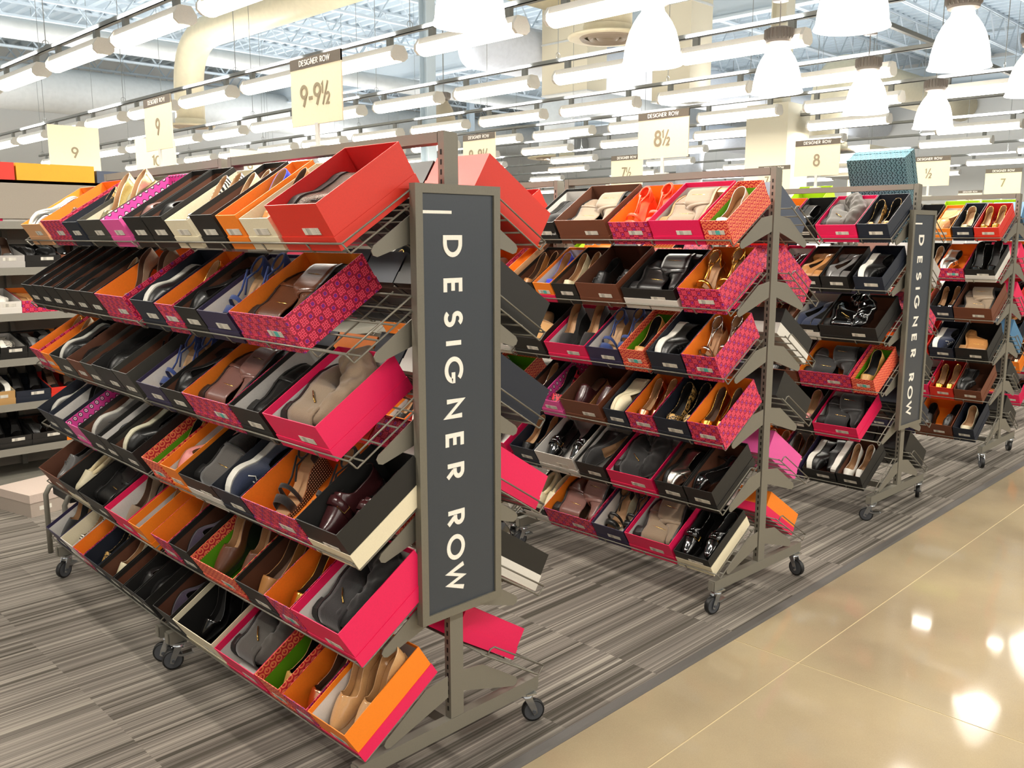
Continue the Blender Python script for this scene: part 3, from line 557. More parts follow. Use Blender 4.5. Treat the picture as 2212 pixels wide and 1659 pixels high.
# ---------------------------------------------------------------- shoe boxes
CODE = {'geo': ('geo', 'geo', 'crimson patterned'), 'coral': ('coral', 'coral', 'coral chain print'), 'blackw': ('b_black', 'b_white', 'black white-lidded'), 'blackc': ('b_black', 'b_cream', 'black cream-lidded'), 'creame': ('b_cream', 'b_cream', 'cream'), 'orangef': ('b_orange', 'b_fuchsia', 'orange pink-lidded'), 'purple': ('b_purple', 'b_purple', 'dark purple'), 'teal': ('teal', 'teal', 'teal patterned')}
BAND = {('black', 'brown'): .15, ('fuchsia', 'white'): .2, ('orange', 'white'): .26, ('orangef', 'white'): .14, ('purple', 'white'): .12, ('black', 'white'): .12, ('charcoal', 'brown'): .15, ('coral', 'green'): .3, ('navy', 'white'): .14, ('charcoal', 'cream'): .14, ('orange', 'orange'): .0, ('creame', 'black'): .16}
INN = {'orange': 'i_orange', 'brown': 'i_brown', 'white': 'i_white', 'black': 'i_black', 'navy': 'i_navy', 'green': 'i_green', 'cream': 'i_cream', 'red': 'i_red', 'studs': 'studs', 'lime': 'b_lime'}
def open_box(d, w, h, t, mo, mi, z0=0, x0=0, band=0):
    m = MB(); y = w/2
    O = [(x0, -y, z0), (x0+d, -y, z0), (x0+d, y, z0), (x0, y, z0), (x0, -y, z0+h), (x0+d, -y, z0+h), (x0+d, y, z0+h), (x0, y, z0+h)]
    I = [(x0+t, -y+t, z0+t), (x0+d-t, -y+t, z0+t), (x0+d-t, y-t, z0+t), (x0+t, y-t, z0+t), (x0+t, -y+t, z0+h), (x0+d-t, -y+t, z0+h), (x0+d-t, y-t, z0+h), (x0+t, y-t, z0+h)]
    m.add(O+I, [(0, 3, 2, 1), (0, 1, 5, 4), (1, 2, 6, 5), (2, 3, 7, 6), (3, 0, 4, 7), (4, 5, 13, 12), (5, 6, 14, 13), (6, 7, 15, 14), (7, 4, 12, 15)], 0)
    if band <= 0: m.add(O+I, [(8, 9, 10, 11), (9, 8, 12, 13), (10, 9, 13, 14), (11, 10, 14, 15), (8, 11, 15, 12)], 1)
    else:
        Q = [(a, b, z0+h-band) for a, b, _ in I[:4]]; V = I+Q
        m.add(V, [(0, 1, 2, 3), (1, 0, 8, 9), (2, 1, 9, 10), (3, 2, 10, 11), (0, 3, 11, 8)], 1)
        m.add(V, [(9, 8, 4, 5), (10, 9, 5, 6), (11, 10, 6, 7), (8, 11, 7, 4)], 0)
    return m.mesh('shoe_box', [mo, mi], uv=True)
LAB = {}
def box_thing(Mx, w, h, code, inner, label, group, d=.30, lid=True, sticker=True, ly=None):
    o, l, _ = CODE.get(code, ('b_'+code, 'b_'+code, code)); rr = random.random()
    if unseen(label): return None
    B = obj('shoe_box', open_box(d, w, h, .0022, M_[o], M_[INN[inner]], .0022, .0022, BAND.get((code, inner), 0)*h), None, Mx); tag(B, uniq(label), 'shoe box', group)
    if lid: obj('lid', open_box(d+.004, w+.0036, .040 if code not in ('blackw', 'blackc') else .052, .0018, M_[l], M_[l]), B)
    if sticker:
        teal = code in ('orangef', 'coral') or (code == 'geo' and rr < .5); key = (teal,)
        if key not in LAB:
            q = MB(); q.box(-.0006, .0004, 0, .072, 0, .019); LAB[key] = q.mesh('sticker', [M_['label_teal' if teal else 'label']], uv=True)
        yy = ly if ly is not None else max(-w/2+.012, -w/2+.2*w); 
        if w < .09: yy = -w/2+.006
        obj('sticker', LAB[key], B, Matrix.Translation((.0012, yy, .046 if lid else .02)))
    return B
RX = lambda a: Matrix.Rotation(math.radians(a), 4, 'X'); RZ = lambda a: Matrix.Rotation(math.radians(a), 4, 'Z'); RY = lambda a: Matrix.Rotation(math.radians(a), 4, 'Y')
TR = lambda x, y, z: Matrix.Translation((x, y, z))
def fill_shoes(Bm, w, d, h, sh, where, one=False):
    """place the pair in the box's own frame: x up-slope, y lateral, z normal"""
    if sh == 'none' or sh not in STY: return
    kd, up, ln, so, words = STY[sh]; f = .0045; A = []
    if kd in ('flat', 'pump', 'block', 'wedge'):
        hz = {'flat': .0, 'pump': 0, 'block': 0, 'wedge': 0}[kd]
        if w >= .135 and kd == 'flat': A = [TR(.010, w/4-.001, f+.012) @ RY(-8) @ RZ(1), TR(.020, -w/4+.002, f+.012) @ RY(-8) @ RZ(0)]
        elif w >= .17: A = [TR(.012, w/4, f+.010) @ RY(-3) @ RZ(1.5), TR(.030, -w/4+.001, f+.010) @ RY(-3) @ RZ(-1)]
        elif kd == 'flat': A = [TR(.010, .008, f+.012) @ RY(-9)]
        else: A = [TR(.02, w/2-.008, f+.056) @ RX(90), ] + ([TR(.275, -w/2+.008, f+.058) @ RZ(180) @ RX(90)] if w > .145 and kd != 'wedge' else [])
    elif kd in ('sneaker', 'slipper', 'oxford', 'clog', 'monk'):
        if w > .225: A = [TR(.02, w/4, f) @ RZ(4), TR(.035, -w/4, f) @ RZ(-5)] if kd != 'sneaker' else [TR(.015, w/2-.008, f+.058) @ RX(90), TR(.03, -w/2+.008, f+.058) @ RX(-90)]
        elif w > .15: A = [TR(.02, w/2-.006, f+.058) @ RX(90), TR(.04, -w/2+.006, f+.058) @ RX(-90)] if w > .18 else [TR(.02, w/2-.006, f+.058) @ RX(90)]
        else: A = [TR(.02, w/2-.006, f+.044) @ RX(90)]
        if kd == 'monk': A = [TR(.02, w/4+.012, f+.012) @ RZ(5), TR(.035, -w/4, f+.012) @ RZ(-3)][:1 if w < .17 else 2]
        if kd == 'slipper': A = [TR(.02, w/4, f) @ RZ(3), TR(.035, -w/4, f) @ RZ(-3)] if w > .15 else A
    elif kd == 'sandal':
        if w > .26: A = [TR(.02, w/4, f) @ RZ(8), TR(.035, -w/4, f) @ RZ(-8)]
        elif w > .15: A = [TR(.015, w/4, f) @ RZ(1), TR(.035, -w/4+.002, f) @ RZ(0)]
        else: A = [TR(.02, 0, f)]
    elif kd in ('bootie', 'tall'):
        if w > .2:
            A = [TR(.275, w/2-.008, f+.048) @ RZ(180) @ RX(-90), TR(.03, -w/2+.01, f+.072) @ RX(-90) @ RZ(0)] if kd == 'bootie' else [TR(.280, w/2-.004, f+.050) @ RZ(180) @ RX(-90) @ Matrix.Diagonal((1, 1.25, min(1, (w-.018)/.262), 1))]
        else: A = [TR(.27, w/2-.008, f+.040) @ RZ(180) @ RX(-90)]
    if one: A = A[:1]
    if kd in ('flat', 'pump', 'block', 'wedge', 'sandal') and len(A) == 2:
        k_ = min(1, (w/4-.004)/.043); A = [TR(0, -.001, 0) @ a @ Matrix.Diagonal((1, k_, 1, 1)) if abs((a @ Vector((0, 0, 1, 0)))[2]) > .8 else a for a in A]
    elif kd in ('flat', 'sandal'):
        k_ = min(1, (w/2-.006)/.048); A = [TR(0, -.004, 0) @ a @ Matrix.Diagonal((1, k_, 1, 1)) for a in A]
    if len(A) == 2 and kd == 'bootie' and w < .235: A = A[:1]
    sd = ('far ', 'near ') if len(A) > 1 else ('',)
    for a, s in zip(A, sd):
        shoe(kd, K[up], K[ln], K[so], Bm @ a, (s+words+' in '+where), None, K['white'] if kd == 'sneaker' and up in ('white', 'navy') else K['blacks'])
TABLE = """
1 0 0 1.053 1.197 0.111 black brown pumpmauve
1 0 0 0.900 1.049 0.110 black brown pumpblack
1 0 0 0.740 0.896 0.095 cream cream blackwhite
1 0 0 0.572 0.715 0.110 black brown flatcream
1 0 0 0.441 0.557 0.106 orange orange blue
1 0 0 0.282 0.437 0.094 cream cream tan
1 0 0 0.025 0.266 0.130 red red snake
1 0 1 0.999 1.180 0.113 navy navy sneaker
1 0 1 0.862 0.995 0.109 geo orange gold
1 0 1 0.712 0.858 0.106 black brown pumpblack
1 0 1 0.519 0.708 0.103 purple white bluesandal
1 0 1 0.207 0.503 0.113 geo orange brownboot
1 0 2 1.001 1.186 0.103 purple white bluesandal
1 0 2 0.839 0.997 0.107 black brown pumpblack
1 0 2 0.539 0.835 0.110 geo orange mauveboot
1 0 2 0.360 0.535 0.112 black white blackboot
1 0 2 0.076 0.340 0.116 fuchsia white taupetall
1 0 3 1.037 1.169 0.116 coral green pumpgold
1 0 3 0.903 1.020 0.118 orange white nudepump
1 0 3 0.675 0.899 0.108 blackw black oxfordboot
1 0 3 0.489 0.671 0.115 navy navy sneaker_white
1 0 3 0.191 0.485 0.117 geo orange dotwedge
1 0 3 -0.008 0.187 0.124 blackc black burgundy
1 0 4 0.989 1.123 0.126 geo orange silver
1 0 4 0.842 0.979 0.131 black brown purpleshoe
1 0 4 0.556 0.838 0.116 coral green brownwedge
1 0 4 0.370 0.544 0.123 black brown tan
1 0 4 0.224 0.366 0.130 geo orange goldflat
1 0 4 -0.008 0.220 0.133 fuchsia white blacktall
1 0 5 0.997 1.137 0.135 black brown purpleshoe
1 0 5 0.713 0.993 0.127 creame black patent
1 0 5 0.458 0.709 0.116 fuchsia white greytall
1 0 5 0.307 0.443 0.130 coral green pumpgold
1 0 5 0.175 0.303 0.116 geo orange rosegold
1 0 5 -0.008 0.171 0.117 orangef white nudewedge
1 1 0 0.871 1.135 0.096 peach orange sneaker_silver
1 1 0 0.597 0.840 0.110 geo orange loafer_brown
1 1 0 0.426 0.593 0.100 navy navy leopard
1 1 0 0.175 0.409 0.106 charcoal cream espadrille
1 1 0 -0.006 0.171 0.104 pink studs none
1 1 1 1.013 1.169 0.117 black brown any
1 1 1 0.863 1.009 0.121 black brown any
1 1 1 0.719 0.859 0.122 black brown any
1 1 1 0.579 0.715 0.119 black brown any
1 1 1 0.427 0.575 0.120 black brown any
1 1 1 0.269 0.423 0.121 black brown flatcream
1 1 1 -0.008 0.265 0.119 geo orange wedge
1 1 2 1.001 1.133 0.114 geo orange gold
1 1 2 0.888 0.997 0.106 orange orange tissue
1 1 2 0.656 0.877 0.108 charcoal black sneaker
1 1 2 0.490 0.644 0.116 brown brown oxford
1 1 2 0.347 0.486 0.119 charcoal brown oxford
1 1 2 0.141 0.343 0.126 black black oxford
1 1 2 -0.008 0.137 0.129 charcoal brown sandalblack
1 1 3 0.911 1.070 0.130 navy navy sneaker_grey
1 1 3 0.722 0.907 0.130 navy white pumpblack
1 1 3 0.560 0.718 0.119 pink studs none
1 1 3 0.345 0.556 0.128 black brown sneaker_grey
1 1 3 0.231 0.341 0.129 black white navyshoe
1 1 3 0.010 0.227 0.116 black brown sneaker_cream
1 1 4 0.886 1.156 0.116 brown brown greyshoe
1 1 4 0.642 0.882 0.116 blackc black slipper
1 1 4 0.352 0.628 0.116 black black blackboot
1 1 4 0.108 0.340 0.116 fuchsia white taupeflat
1 1 4 -0.004 0.104 0.116 orange white champagne
1 1 5 0.933 1.126 0.116 purple white blackwedge
1 1 5 0.771 0.929 0.116 white cream zebra
1 1 5 0.637 0.767 0.116 geo orange copper
1 1 5 0.469 0.633 0.116 navy navy leopard
1 1 5 0.303 0.465 0.116 black brown cream
1 1 5 0.197 0.299 0.116 black brown tan
1 1 5 0.095 0.193 0.116 black black any
1 1 5 -0.008 0.091 0.116 black black oxford
2 0 0 0.905 1.059 0.109 black white blacksuede
2 0 0 0.599 0.894 0.118 brown brown taupebootie
2 0 0 0.371 0.584 0.105 geo orange coralwedge
2 0 0 0.119 0.367 0.110 fuchsia white taupebig
2 0 0 -0.008 0.115 0.106 coral green whiteflat
2 0 1 1.043 1.184 0.102 black brown tan
2 0 1 0.923 1.039 0.103 orangef white blue
2 0 1 0.771 0.919 0.104 black brown cream
2 0 1 0.524 0.767 0.115 brown brown blackshoe
2 0 1 0.231 0.509 0.100 blackw black blackboot
2 0 1 0.012 0.213 0.114 geo orange goldsandal
2 0 2 0.979 1.190 0.115 black black tanshoe
2 0 2 0.707 0.963 0.102 fuchsia white blackwedge
2 0 2 0.514 0.703 0.103 purple white bluesandal
2 0 2 0.375 0.510 0.113 coral green pumpgold
2 0 2 0.183 0.358 0.116 navy navy sneaker
2 0 2 0.015 0.179 0.122 geo orange silverpump
2 0 3 1.009 1.104 0.116 black brown silver
2 0 3 0.867 1.005 0.094 pink studs redleopard
2 0 3 0.611 0.851 0.121 brown brown studclog
2 0 3 0.469 0.594 0.109 navy navy creamwedge
2 0 3 0.319 0.465 0.112 geo orange rosegoldflat
2 0 3 0.146 0.315 0.113 navy navy leopardflat
2 0 3 -0.008 0.142 0.121 geo orange goldflat
2 0 4 1.023 1.192 0.111 navy navy blackflat
2 0 4 0.769 1.019 0.112 white white blackoxford
2 0 4 0.584 0.758 0.109 black white blackwedge
2 0 4 0.317 0.570 0.105 fuchsia white blacktall
2 0 4 0.154 0.302 0.111 black brown silverox
2 0 4 0.008 0.150 0.116 black brown patent
2 0 5 0.957 1.117 0.093 blackw black slipper
2 0 5 0.653 0.953 0.115 geo orange mauveboot
2 0 5 0.460 0.649 0.111 purple white blacksandal
2 0 5 0.210 0.456 0.112 fuchsia white taupewedge
2 0 5 0.022 0.199 0.090 blackc black patentbig
2 1 1 -0.008 0.067 0.110 peach orange none
3 0 0 0.177 0.407 0.105 fuchsia white greytall
3 0 0 0.005 0.173 0.108 navy navy leopardflat
3 0 1 0.368 0.518 0.096 black brown tanflat
3 0 1 0.207 0.364 0.099 black brown greyflat
3 0 1 0.014 0.177 0.103 navy navy sneaker
3 0 2 0.360 0.525 0.097 blackw white navyshoe
3 0 2 0.031 0.356 0.105 black brown patenttall
3 0 3 0.477 0.708 0.099 brown brown any
3 0 3 0.159 0.463 0.112 geo orange blackbootie
3 0 3 0.026 0.155 0.096 coral green pumpgold
3 0 4 0.368 0.626 0.116 black black pinkshoe
3 0 4 0.103 0.364 0.092 fuchsia white blackbuckle
3 0 5 0.211 0.410 0.090 black brown blacksneaker
3 0 5 0.062 0.207 0.101 black brown whiteflat
4 0 0 0.319 0.438 0.091 orange white nude
4 0 0 0.178 0.309 0.101 navy navy champagne
4 0 0 0.019 0.174 0.097 red red gold
4 0 1 0.391 0.556 0.105 black black whiteflat
4 0 1 0.214 0.387 0.098 geo orange silverloafer
4 0 1 0.023 0.210 0.095 blackw black patent
4 0 2 0.439 0.731 0.120 coral green tanflat
4 0 2 0.262 0.408 0.116 navy black patentflat
4 0 2 0.018 0.258 0.116 brown brown taupebootie
4 0 3 0.239 0.398 0.104 navy navy sneaker_white
4 0 3 0.021 0.228 0.115 black black tanboot
4 0 4 0.379 0.483 0.112 fuchsia white patent
4 0 4 0.219 0.375 0.101 red red gold
4 0 4 0.039 0.215 0.101 brown brown blackshoe
4 0 5 0.204 0.458 0.116 brown orange blackshoe
4 0 5 0.063 0.200 0.111 navy navy creamflat
5 0 0 0.344 0.532 0.110 navy navy gold
5 0 1 0.322 0.510 0.110 geo orange rosegold
5 0 2 0.306 0.452 0.110 red red patent
5 0 3 0.284 0.430 0.110 navy navy tanflat
5 0 4 0.268 0.408 0.110 orange white rosegold
5 0 5 0.244 0.386 0.110 fuchsia white patent
"""
rows = [l.split() for l in TABLE.strip().split('\n')]
rows = [(int(a), int(b), int(c), float(d), float(e), float(g), h, i, j, -1) for a, b, c, d, e, g, h, i, j in rows]
rows = [q for q in rows if q[1] == 0 or q[0] == 1 or q[6] == 'peach']
# boxes of the right-hand sides and of the rear halves
PAL = [('black', 'brown'), ('geo', 'orange'), ('navy', 'navy'), ('fuchsia', 'white'), ('orange', 'white'), ('brown', 'brown'), ('coral', 'green'), ('red', 'red'), ('white', 'white'), ('blackw', 'black'), ('purple', 'white'), ('black', 'black')]
SHS = ['patent', 'tanflat', 'sneaker', 'goldflat', 'blackboot', 'creamflat', 'oxford', 'rosegold', 'taupebootie', 'blackflat', 'bluesandal', 'pumpgold']
RIGHT = {1: ['red red .23 .118', 'black brown .22 .118', 'navy navy .19 .118', 'fuchsia white .20 .11', 'blackw black .21 .12', 'fuchsia white .26 .105'], 2: ['slate white .17 .118', 'geo orange .19 .118', 'blackw black .18 .12', 'black black .2 .118', 'pink white .17 .115', 'orangef white .16 .105'],
         3: ['none', 'lightgrey white .2 .12', 'geo orange .17 .11', 'black black .18 .12', 'navy navy .2 .1', 'black black .19 .12'], 4: ['blue white .2 .115', 'fuchsia white .19 .11', 'fuchsia white .2 .11', 'blue navy .2 .12', 'black black .19 .11', 'black black .2 .12'], 5: ['black black .2 .11']*6}
RY0 = {1: [.02, .02, .02, .02, .02, .12], 2: [.1, .06, .04, .03, .06, .06]}
rg = random.Random(5)
for r in (1, 2, 3, 4, 5):
    for k in range(6):
        sp = RIGHT[r][k].split(); y = RY0.get(r, [.03]*6)[k]
        if sp[0] != 'none': w_ = float(sp[2]); rows.append((r, 0, k, y, y+w_, float(sp[3]), sp[0], sp[1], rg.choice(SHS), 1)); y += w_+.006
        else: y = .52
        lim = {1: 1.2, 2: 1.2, 3: .75, 4: .5, 5: .3}[r]
        while y < lim-.1:
            w_ = rg.choice([.14, .16, .18, .22, .27]); p_ = rg.choice(PAL)
            if y+w_ > 1.21: break
            rows.append((r, 0, k, y, y+w_, rg.choice([.1, .11, .118]), p_[0], p_[1], 'none' if r > 1 else rg.choice(SHS), 1)); y += w_+.005
for r in (2, 3, 4):
    for k in range(6):
        y = .1 if (r, k) == (2, 1) else .27 if (r, k) in ((3, 0), (4, 0)) else .005
        while y < .95:
            w_ = rg.choice([.15, .17, .2, .26]); p_ = ('red', 'red') if (r, k) == (2, 0) and y < .2 else rg.choice(PAL)
            rows.append((r, 1, k, y, y+w_, rg.choice([.1, .11, .118]), p_[0], p_[1], rg.choice(SHS) if r == 2 else 'none', -1)); y += w_+.006
# near halves: boxes further back on the left side that the measured ones leave open
for r, lims in ((3, None), (4, None), (5, None)):
    for k in range(6):
        top = max([q[4] for q in rows if q[0] == r and q[1] == 0 and q[2] == k and q[9] == -1]+[0]); y = top+.008
        stop = {3: .86 if k == 0 else 1.1, 4: .82, 5: .38 if k == 0 else .7}[r]
        while y < stop-.12:
            w_ = rg.choice([.15, .17, .2, .26]); p_ = rg.choice(PAL); w_ = min(w_, stop-y)
            rows.append((r, 0, k, y, y+w_, rg.choice([.1, .11, .118]), p_[0], p_[1], rg.choice(SHS) if r == 3 else 'none', -1)); y += w_+.006
cnt = {}
for q in sorted(rows, key=lambda q: (q[0], -q[9], q[2], q[1], q[3])):
    r, u, k, y0, y1, h, code, inner, sh, side = q
    key = (r, side, k); i = cnt.get(key, 0); cnt[key] = i+1
    w_ = y1-y0-.0045; Mx = unitM((r, u)) @ slope_frame(side, k, (y0+y1)/2)
    cw = CODE.get(code, (0, 0, code))[2]; sd = 'left' if side < 0 else 'right'
    where = '%s box, %s shelf, %s row %s side' % (ORD[i], ORD[k], ROWN[r], sd)
    lab = '%s %s' % (cw, where.replace(' box', ' shoe box').replace(ORD[i]+' shoe box', 'shoe box, '+ORD[i]+' from aisle'))
    bx_ = box_thing(Mx, w_, h, code, inner, lab, 'shoe boxes on %s row %s side' % (ROWN[r], sd), sticker=(side < 0 or r == 1))
    for tg_, word, hh_, zz_, yy_ in (('blacksuede', 'Waterproof', .013, .046, -.03), ('blackoxford', 'SONIA', .010, .018, .0)):
        if sh == tg_ and bx_ is not None and r == 2 and u == 0 and side < 0:
            m = MB(); text(m, word, hh_, lambda uu, vv, dd: ((.0020 if zz_ > .04 else -.0002)-.0003*dd, yy_-uu, zz_+vv), .13, .16); obj('lettering', m.mesh('lettering', [mat('white print' if word[0] == 'W' else 'grey print', '#dcdcd8' if word[0] == 'W' else '#8c8983')]), bx_)
    if not (side > 0 and r > 1) or sh != 'none': 
        if side < 0 or r == 1: fill_shoes(Mx, w_, .3, h, sh, where, one=(side > 0 or u == 1 and r > 1))
# tissue in some boxes skipped; lime boot boxes standing on the top shelf, behind
for (r, u, y0, w_, hh, nm) in ((3, 1, .13, .25, .22, 'third'), (4, 1, .13, .26, .28, 'fourth'), (5, 0, .58, .27, .19, 'fifth near'), (5, 0, .87, .27, .19, 'fifth far')):
    Mx = unitM((r, u)) @ slope_frame(-1, 0, y0); box_thing(Mx, w_, hh, 'lime', 'lime', 'lime green box sticking up behind the top bar, %s rack row' % nm, 'lime boot boxes', sticker=False, lid=False)
# leaning teal boot box
Lv = Vector((.22, 0, -.485)).normalized(); Nv = Vector((.485, 0, .22)).normalized(); top = Vector((.135, .34, 1.985))
Mx = unitM((3, 0)) @ frameM(top, Lv, Nv.cross(Lv), Nv)
m = MB(); m.box(0, .53, -.17, .17, 0, .125); o = obj('boot_box', m.mesh('boot_box', [M_['teal']], uv=True), None, Mx); tag(o, uniq('large teal chain-patterned boot box leaning on top of third rack row'), 'boot box')
m = MB(); m.box(-.003, .533, -.173, .173, .085, .128); obj('lid', m.mesh('lid', [M_['teal']], uv=True), o)
# ---------------------------------------------------------------- end signs reading DESIGNER ROW
M_SF = mat('sign frame grey', '#747064', .4, .1); M_SP = mat('slate sign panel', '#3a4048', .35); M_WT = mat('white lettering', '#f4f0e6', .5)
M_CR = mat('cream sign card', '#e9dfbf', .5); M_HD = mat('dark taupe header', '#5c5346', .5); M_NM = mat('taupe numerals', '#8f8368', .6); M_CL = mat('clear grey acrylic edge', '#d6d6cf', .2)
def end_sign(r, label):
    R = empty('end_sign', unitM((r, 0)) @ TR(0, -.012, 0)); tag(R, uniq(label), 'sign', 'end signs')
    x0, x1, z0, z1, b = -.152, .150, .492, 1.688, .024
    for nm, pts in (('left', [(x0, z0), (x0+b, z0+b), (x0+b, z1-b), (x0, z1)]), ('top', [(x0, z1), (x0+b, z1-b), (x1-b, z1-b), (x1, z1)]), ('right', [(x1, z1), (x1-b, z1-b), (x1-b, z0+b), (x1, z0)]), ('bottom', [(x1, z0), (x1-b, z0+b), (x0+b, z0+b), (x0, z0)])):
        m = MB(); m.prism(pts, 'y', -.012, .012); obj('frame_side', m.mesh('frame_side', [M_SF]), R)
    m = MB(); m.box(x0+b-.002, x1-b+.002, -.006, .008, z0+b-.002, z1-b+.002); p = obj('sign_panel', m.mesh('panel', [M_SP]), R)
    m = MB(); bx = -.051; cap = .0545
    def T(zc, h): return lambda u, v, d: (bx+v*1.0, -.0062-.0012*d, zc-u)
    zs = {'D': 1.5275, 'E': 1.4215, 'S': 1.3345, 'I': 1.268, 'G': 1.194, 'N': 1.087, 'E2': .997, 'R': .910, 'R2': .775, 'O': .690, 'W': .600}
    for c, z in zs.items():
        l = c[0]; wd, st = GL[l]; m = MB()
        for pl in st: ribbon(m, [((q[0]-wd/2)*cap*1.12, q[1]*cap) for q in pl], .235*cap, T(z, cap))
        obj('letter', m.mesh('letter', [M_WT]), p)
    m = MB(); m.box(x0+b, -.026, -.0074, -.006, 1.612, 1.620)
    obj('white_dash', m.mesh('dash', [M_WT]), p); m = MB(); m.box(-.02, .03, .012, .02, .6, 1.6); obj('mounting_rail', m.mesh('mount', [M_SF]), R)
end_sign(1, 'large vertical slate DESIGNER ROW sign on the front rack'); end_sign(3, 'narrow-looking vertical DESIGNER ROW sign on the third rack')

def size_sign(Mx, s, w_, h, header=True, stem=.08, label='', hsc=1.0, frac=False, base=True):
    """card in the local x-z plane, facing -y; x to the right"""
    R = empty('size_sign', Mx); tag(R, uniq(label), 'sign', 'size signs')
    m = MB(); m.box(-w_/2-.003, w_/2+.003, -.0025, .0025, -.004, h+.003); c = obj('sign_card', m.mesh('card', [M_CR]), R)
    T = lambda z, o=0: (lambda u, v, d: (u+o, -.003-.0006*d, z+v))
    if header:
        m = MB(); m.box(-w_/2-.003, w_/2+.003, -.0034, .0034, h-.030, h+.003); hd = obj('header', m.mesh('header', [M_HD]), c)
        m = MB(); text(m, 'DESIGNER ROW', .0155, lambda u, v, d: (u, -.0036-.0006*d, h-.0215+v), .17, .30); obj('lettering', m.mesh('lettering', [M_WT]), hd)
    m = MB(); H = .062*hsc; zc = (h-.03)*.5-H/2
    main = s.split('/')[0]; hf = '/' in s
    W1 = sum(GL[q][0] for q in main)*H+.16*H*(len(main)-1) if main else 0; W2 = .75*H if hf else 0; gp = .12*H if hf and main else 0; x = -(W1+gp+W2)/2
    text(m, main, H, lambda u, v, d: (u+x+W1/2, -.003-.0006*d, zc+v), .17, .16)
    if hf:
        x2 = x+W1+gp
        for pl in GL['1'][1]: ribbon(m, [(x2+q[0]*H*.5, zc+H*.5+q[1]*H*.5) for q in pl], .11*H, T(0))
        ribbon(m, [(x2+.08*H, zc-.04*H), (x2+.55*H, zc+1.06*H)], .10*H, T(0))
        for pl in GL['2'][1]: ribbon(m, [(x2+.42*H+q[0]*H*.5, zc+q[1]*H*.5) for q in pl], .11*H, T(0))
    obj('numerals', m.mesh('numerals', [M_NM]), c)
    if base: m = MB(); m.box(-.008, .008, -.004, .004, -stem, 0); m.box(-.03, .03, -.012, .012, -stem-.002, -stem+.006); obj('stem', m.mesh('stem', [M_CL]), R)
    return R
# cards stand on the racks' top bars, parallel to the racks and facing -x
def rack_sign(u, y, s, label, z0=1.905, h=.20, w_=.275, **kw):
    size_sign(unitM(u) @ TR(.007, y, z0) @ RZ(-90), s, w_, h, True, z0-1.83, label, **kw)
rack_sign((1, 0), .65, '9-9/', 'cream DESIGNER ROW card reading 9-9½ on the front rack')
rack_sign((1, 1), .61, '9', 'cream DESIGNER ROW card reading 9 behind the 9-9½ card', w_=.26)
rack_sign((2, 0), .61, '8/', 'cream DESIGNER ROW card reading 8½ on the second rack')
rack_sign((2, 1), .64, '8-8/', 'cream DESIGNER ROW card reading 8-8½ beside front rack top', w_=.26)
rack_sign((3, 0), .63, '8', 'cream DESIGNER ROW card reading 8 on the third rack')
rack_sign((4, 0), .63, '/', 'cream DESIGNER ROW card showing ½ right of teal boot box')
rack_sign((5, 0), .63, '7', 'cream DESIGNER ROW card reading 7 at the far right')
rack_sign((3, 1), .83, '7/', 'cream DESIGNER ROW card reading 7½ half hidden under the 8½ card')
rack_sign((4, 1), .62, '7-7/', 'cream DESIGNER ROW card reading 7-7½ behind second rack end post')
rack_sign((5, 1), .62, '6/', 'cream DESIGNER ROW card reading 6½ behind the teal boot box')
# ---------------------------------------------------------------- gondola running across the back
M_PN = mat('warm grey fixture panel', '#938a7d', .5); M_SH = mat('grey fixture shelf', '#7d7a70', .5)
def gondola(x0, x1, Y, label, n=5):
    R = empty('gondola', TR(x0, Y, 0)); tag(R, uniq(label), 'shelving'); L = x1-x0
    m = MB(); m.box(0, L, .40, .42, .02, 1.64); obj('back_panel', m.mesh('back', [M_PN]), R)
    m = MB(); m.box(0, L, .0, .03, 1.655, 1.875); m.box(0, L, .0, .42, 1.86, 1.875); obj('canopy', m.mesh('canopy', [M_PN]), R)
    for k in range(n+1):
        m = MB(); z = .29+.27*k; z += 0; m.prism([(0, z), (0, z-.045), (.02, z-.045), (.42, z+.05), (.42, z+.07), (.012, z-.01)], 'x', 0, L); obj('shelf', m.mesh('shelf', [M_SH]), R)
    m = MB(); m.box(0, L, .03, .42, 0, .1); obj('plinth', m.mesh('plinth', [M_SH]), R)
    for x in np.arange(0, L+.01, 1.22):
        m = MB(); m.box(x-.015, x+.015, .36, .41, 0, 1.65); obj('standard', m.mesh('standard', [M_SH]), R)
gondola(-2.3, 3.2, 4.0, 'long grey shelving fixture of shoe boxes across the back left')
GB = {5: [('orange', 'white', .24), ('kraft', 'black', .22), ('fuchsia', 'black', .2), ('white', 'white', .2), ('cream', 'cream', .18)], 4: [('black', 'white', .24), ('orange', 'orange', .18), ('lightgrey', 'white', .24), ('black', 'black', .2), ('brown', 'brown', .2)],
      3: [('white', 'white', .2), ('black', 'black', .13), ('white', 'white', .15), ('geo', 'orange', .2), ('cream', 'cream', .2)], 2: [('charcoal', 'black', .22), ('black', 'black', .16), ('black', 'white', .15), ('black', 'brown', .2), ('orange', 'white', .2)],
      1: [('kraft', 'cream', .24), ('kraft', 'cream', .18), ('kraft', 'cream', .2), ('navy', 'navy', .2), ('red', 'red', .2)], 0: [('white', 'black', .2), ('brown', 'black', .24), ('black', 'black', .2), ('black', 'brown', .2), ('orange', 'white', .2)]}
GS = {5: ['any', 'blackboot', 'slipper', 'sneaker', 'oxford'], 4: ['blacksneaker', 'tanflat', 'greyflat', 'blackshoe', 'patent'], 3: ['blackshoe', 'burgsneaker', 'whitesneaker', 'tanboot', 'blackflat'], 2: ['patent', 'blackshoe', 'stripesneaker', 'greyshoe', 'rosegold'], 1: ['greysneaker', 'creamflat', 'sneaker', 'patent', 'any'], 0: ['blackboot', 'blackbuckle', 'patent', 'oxford', 'greyflat']}
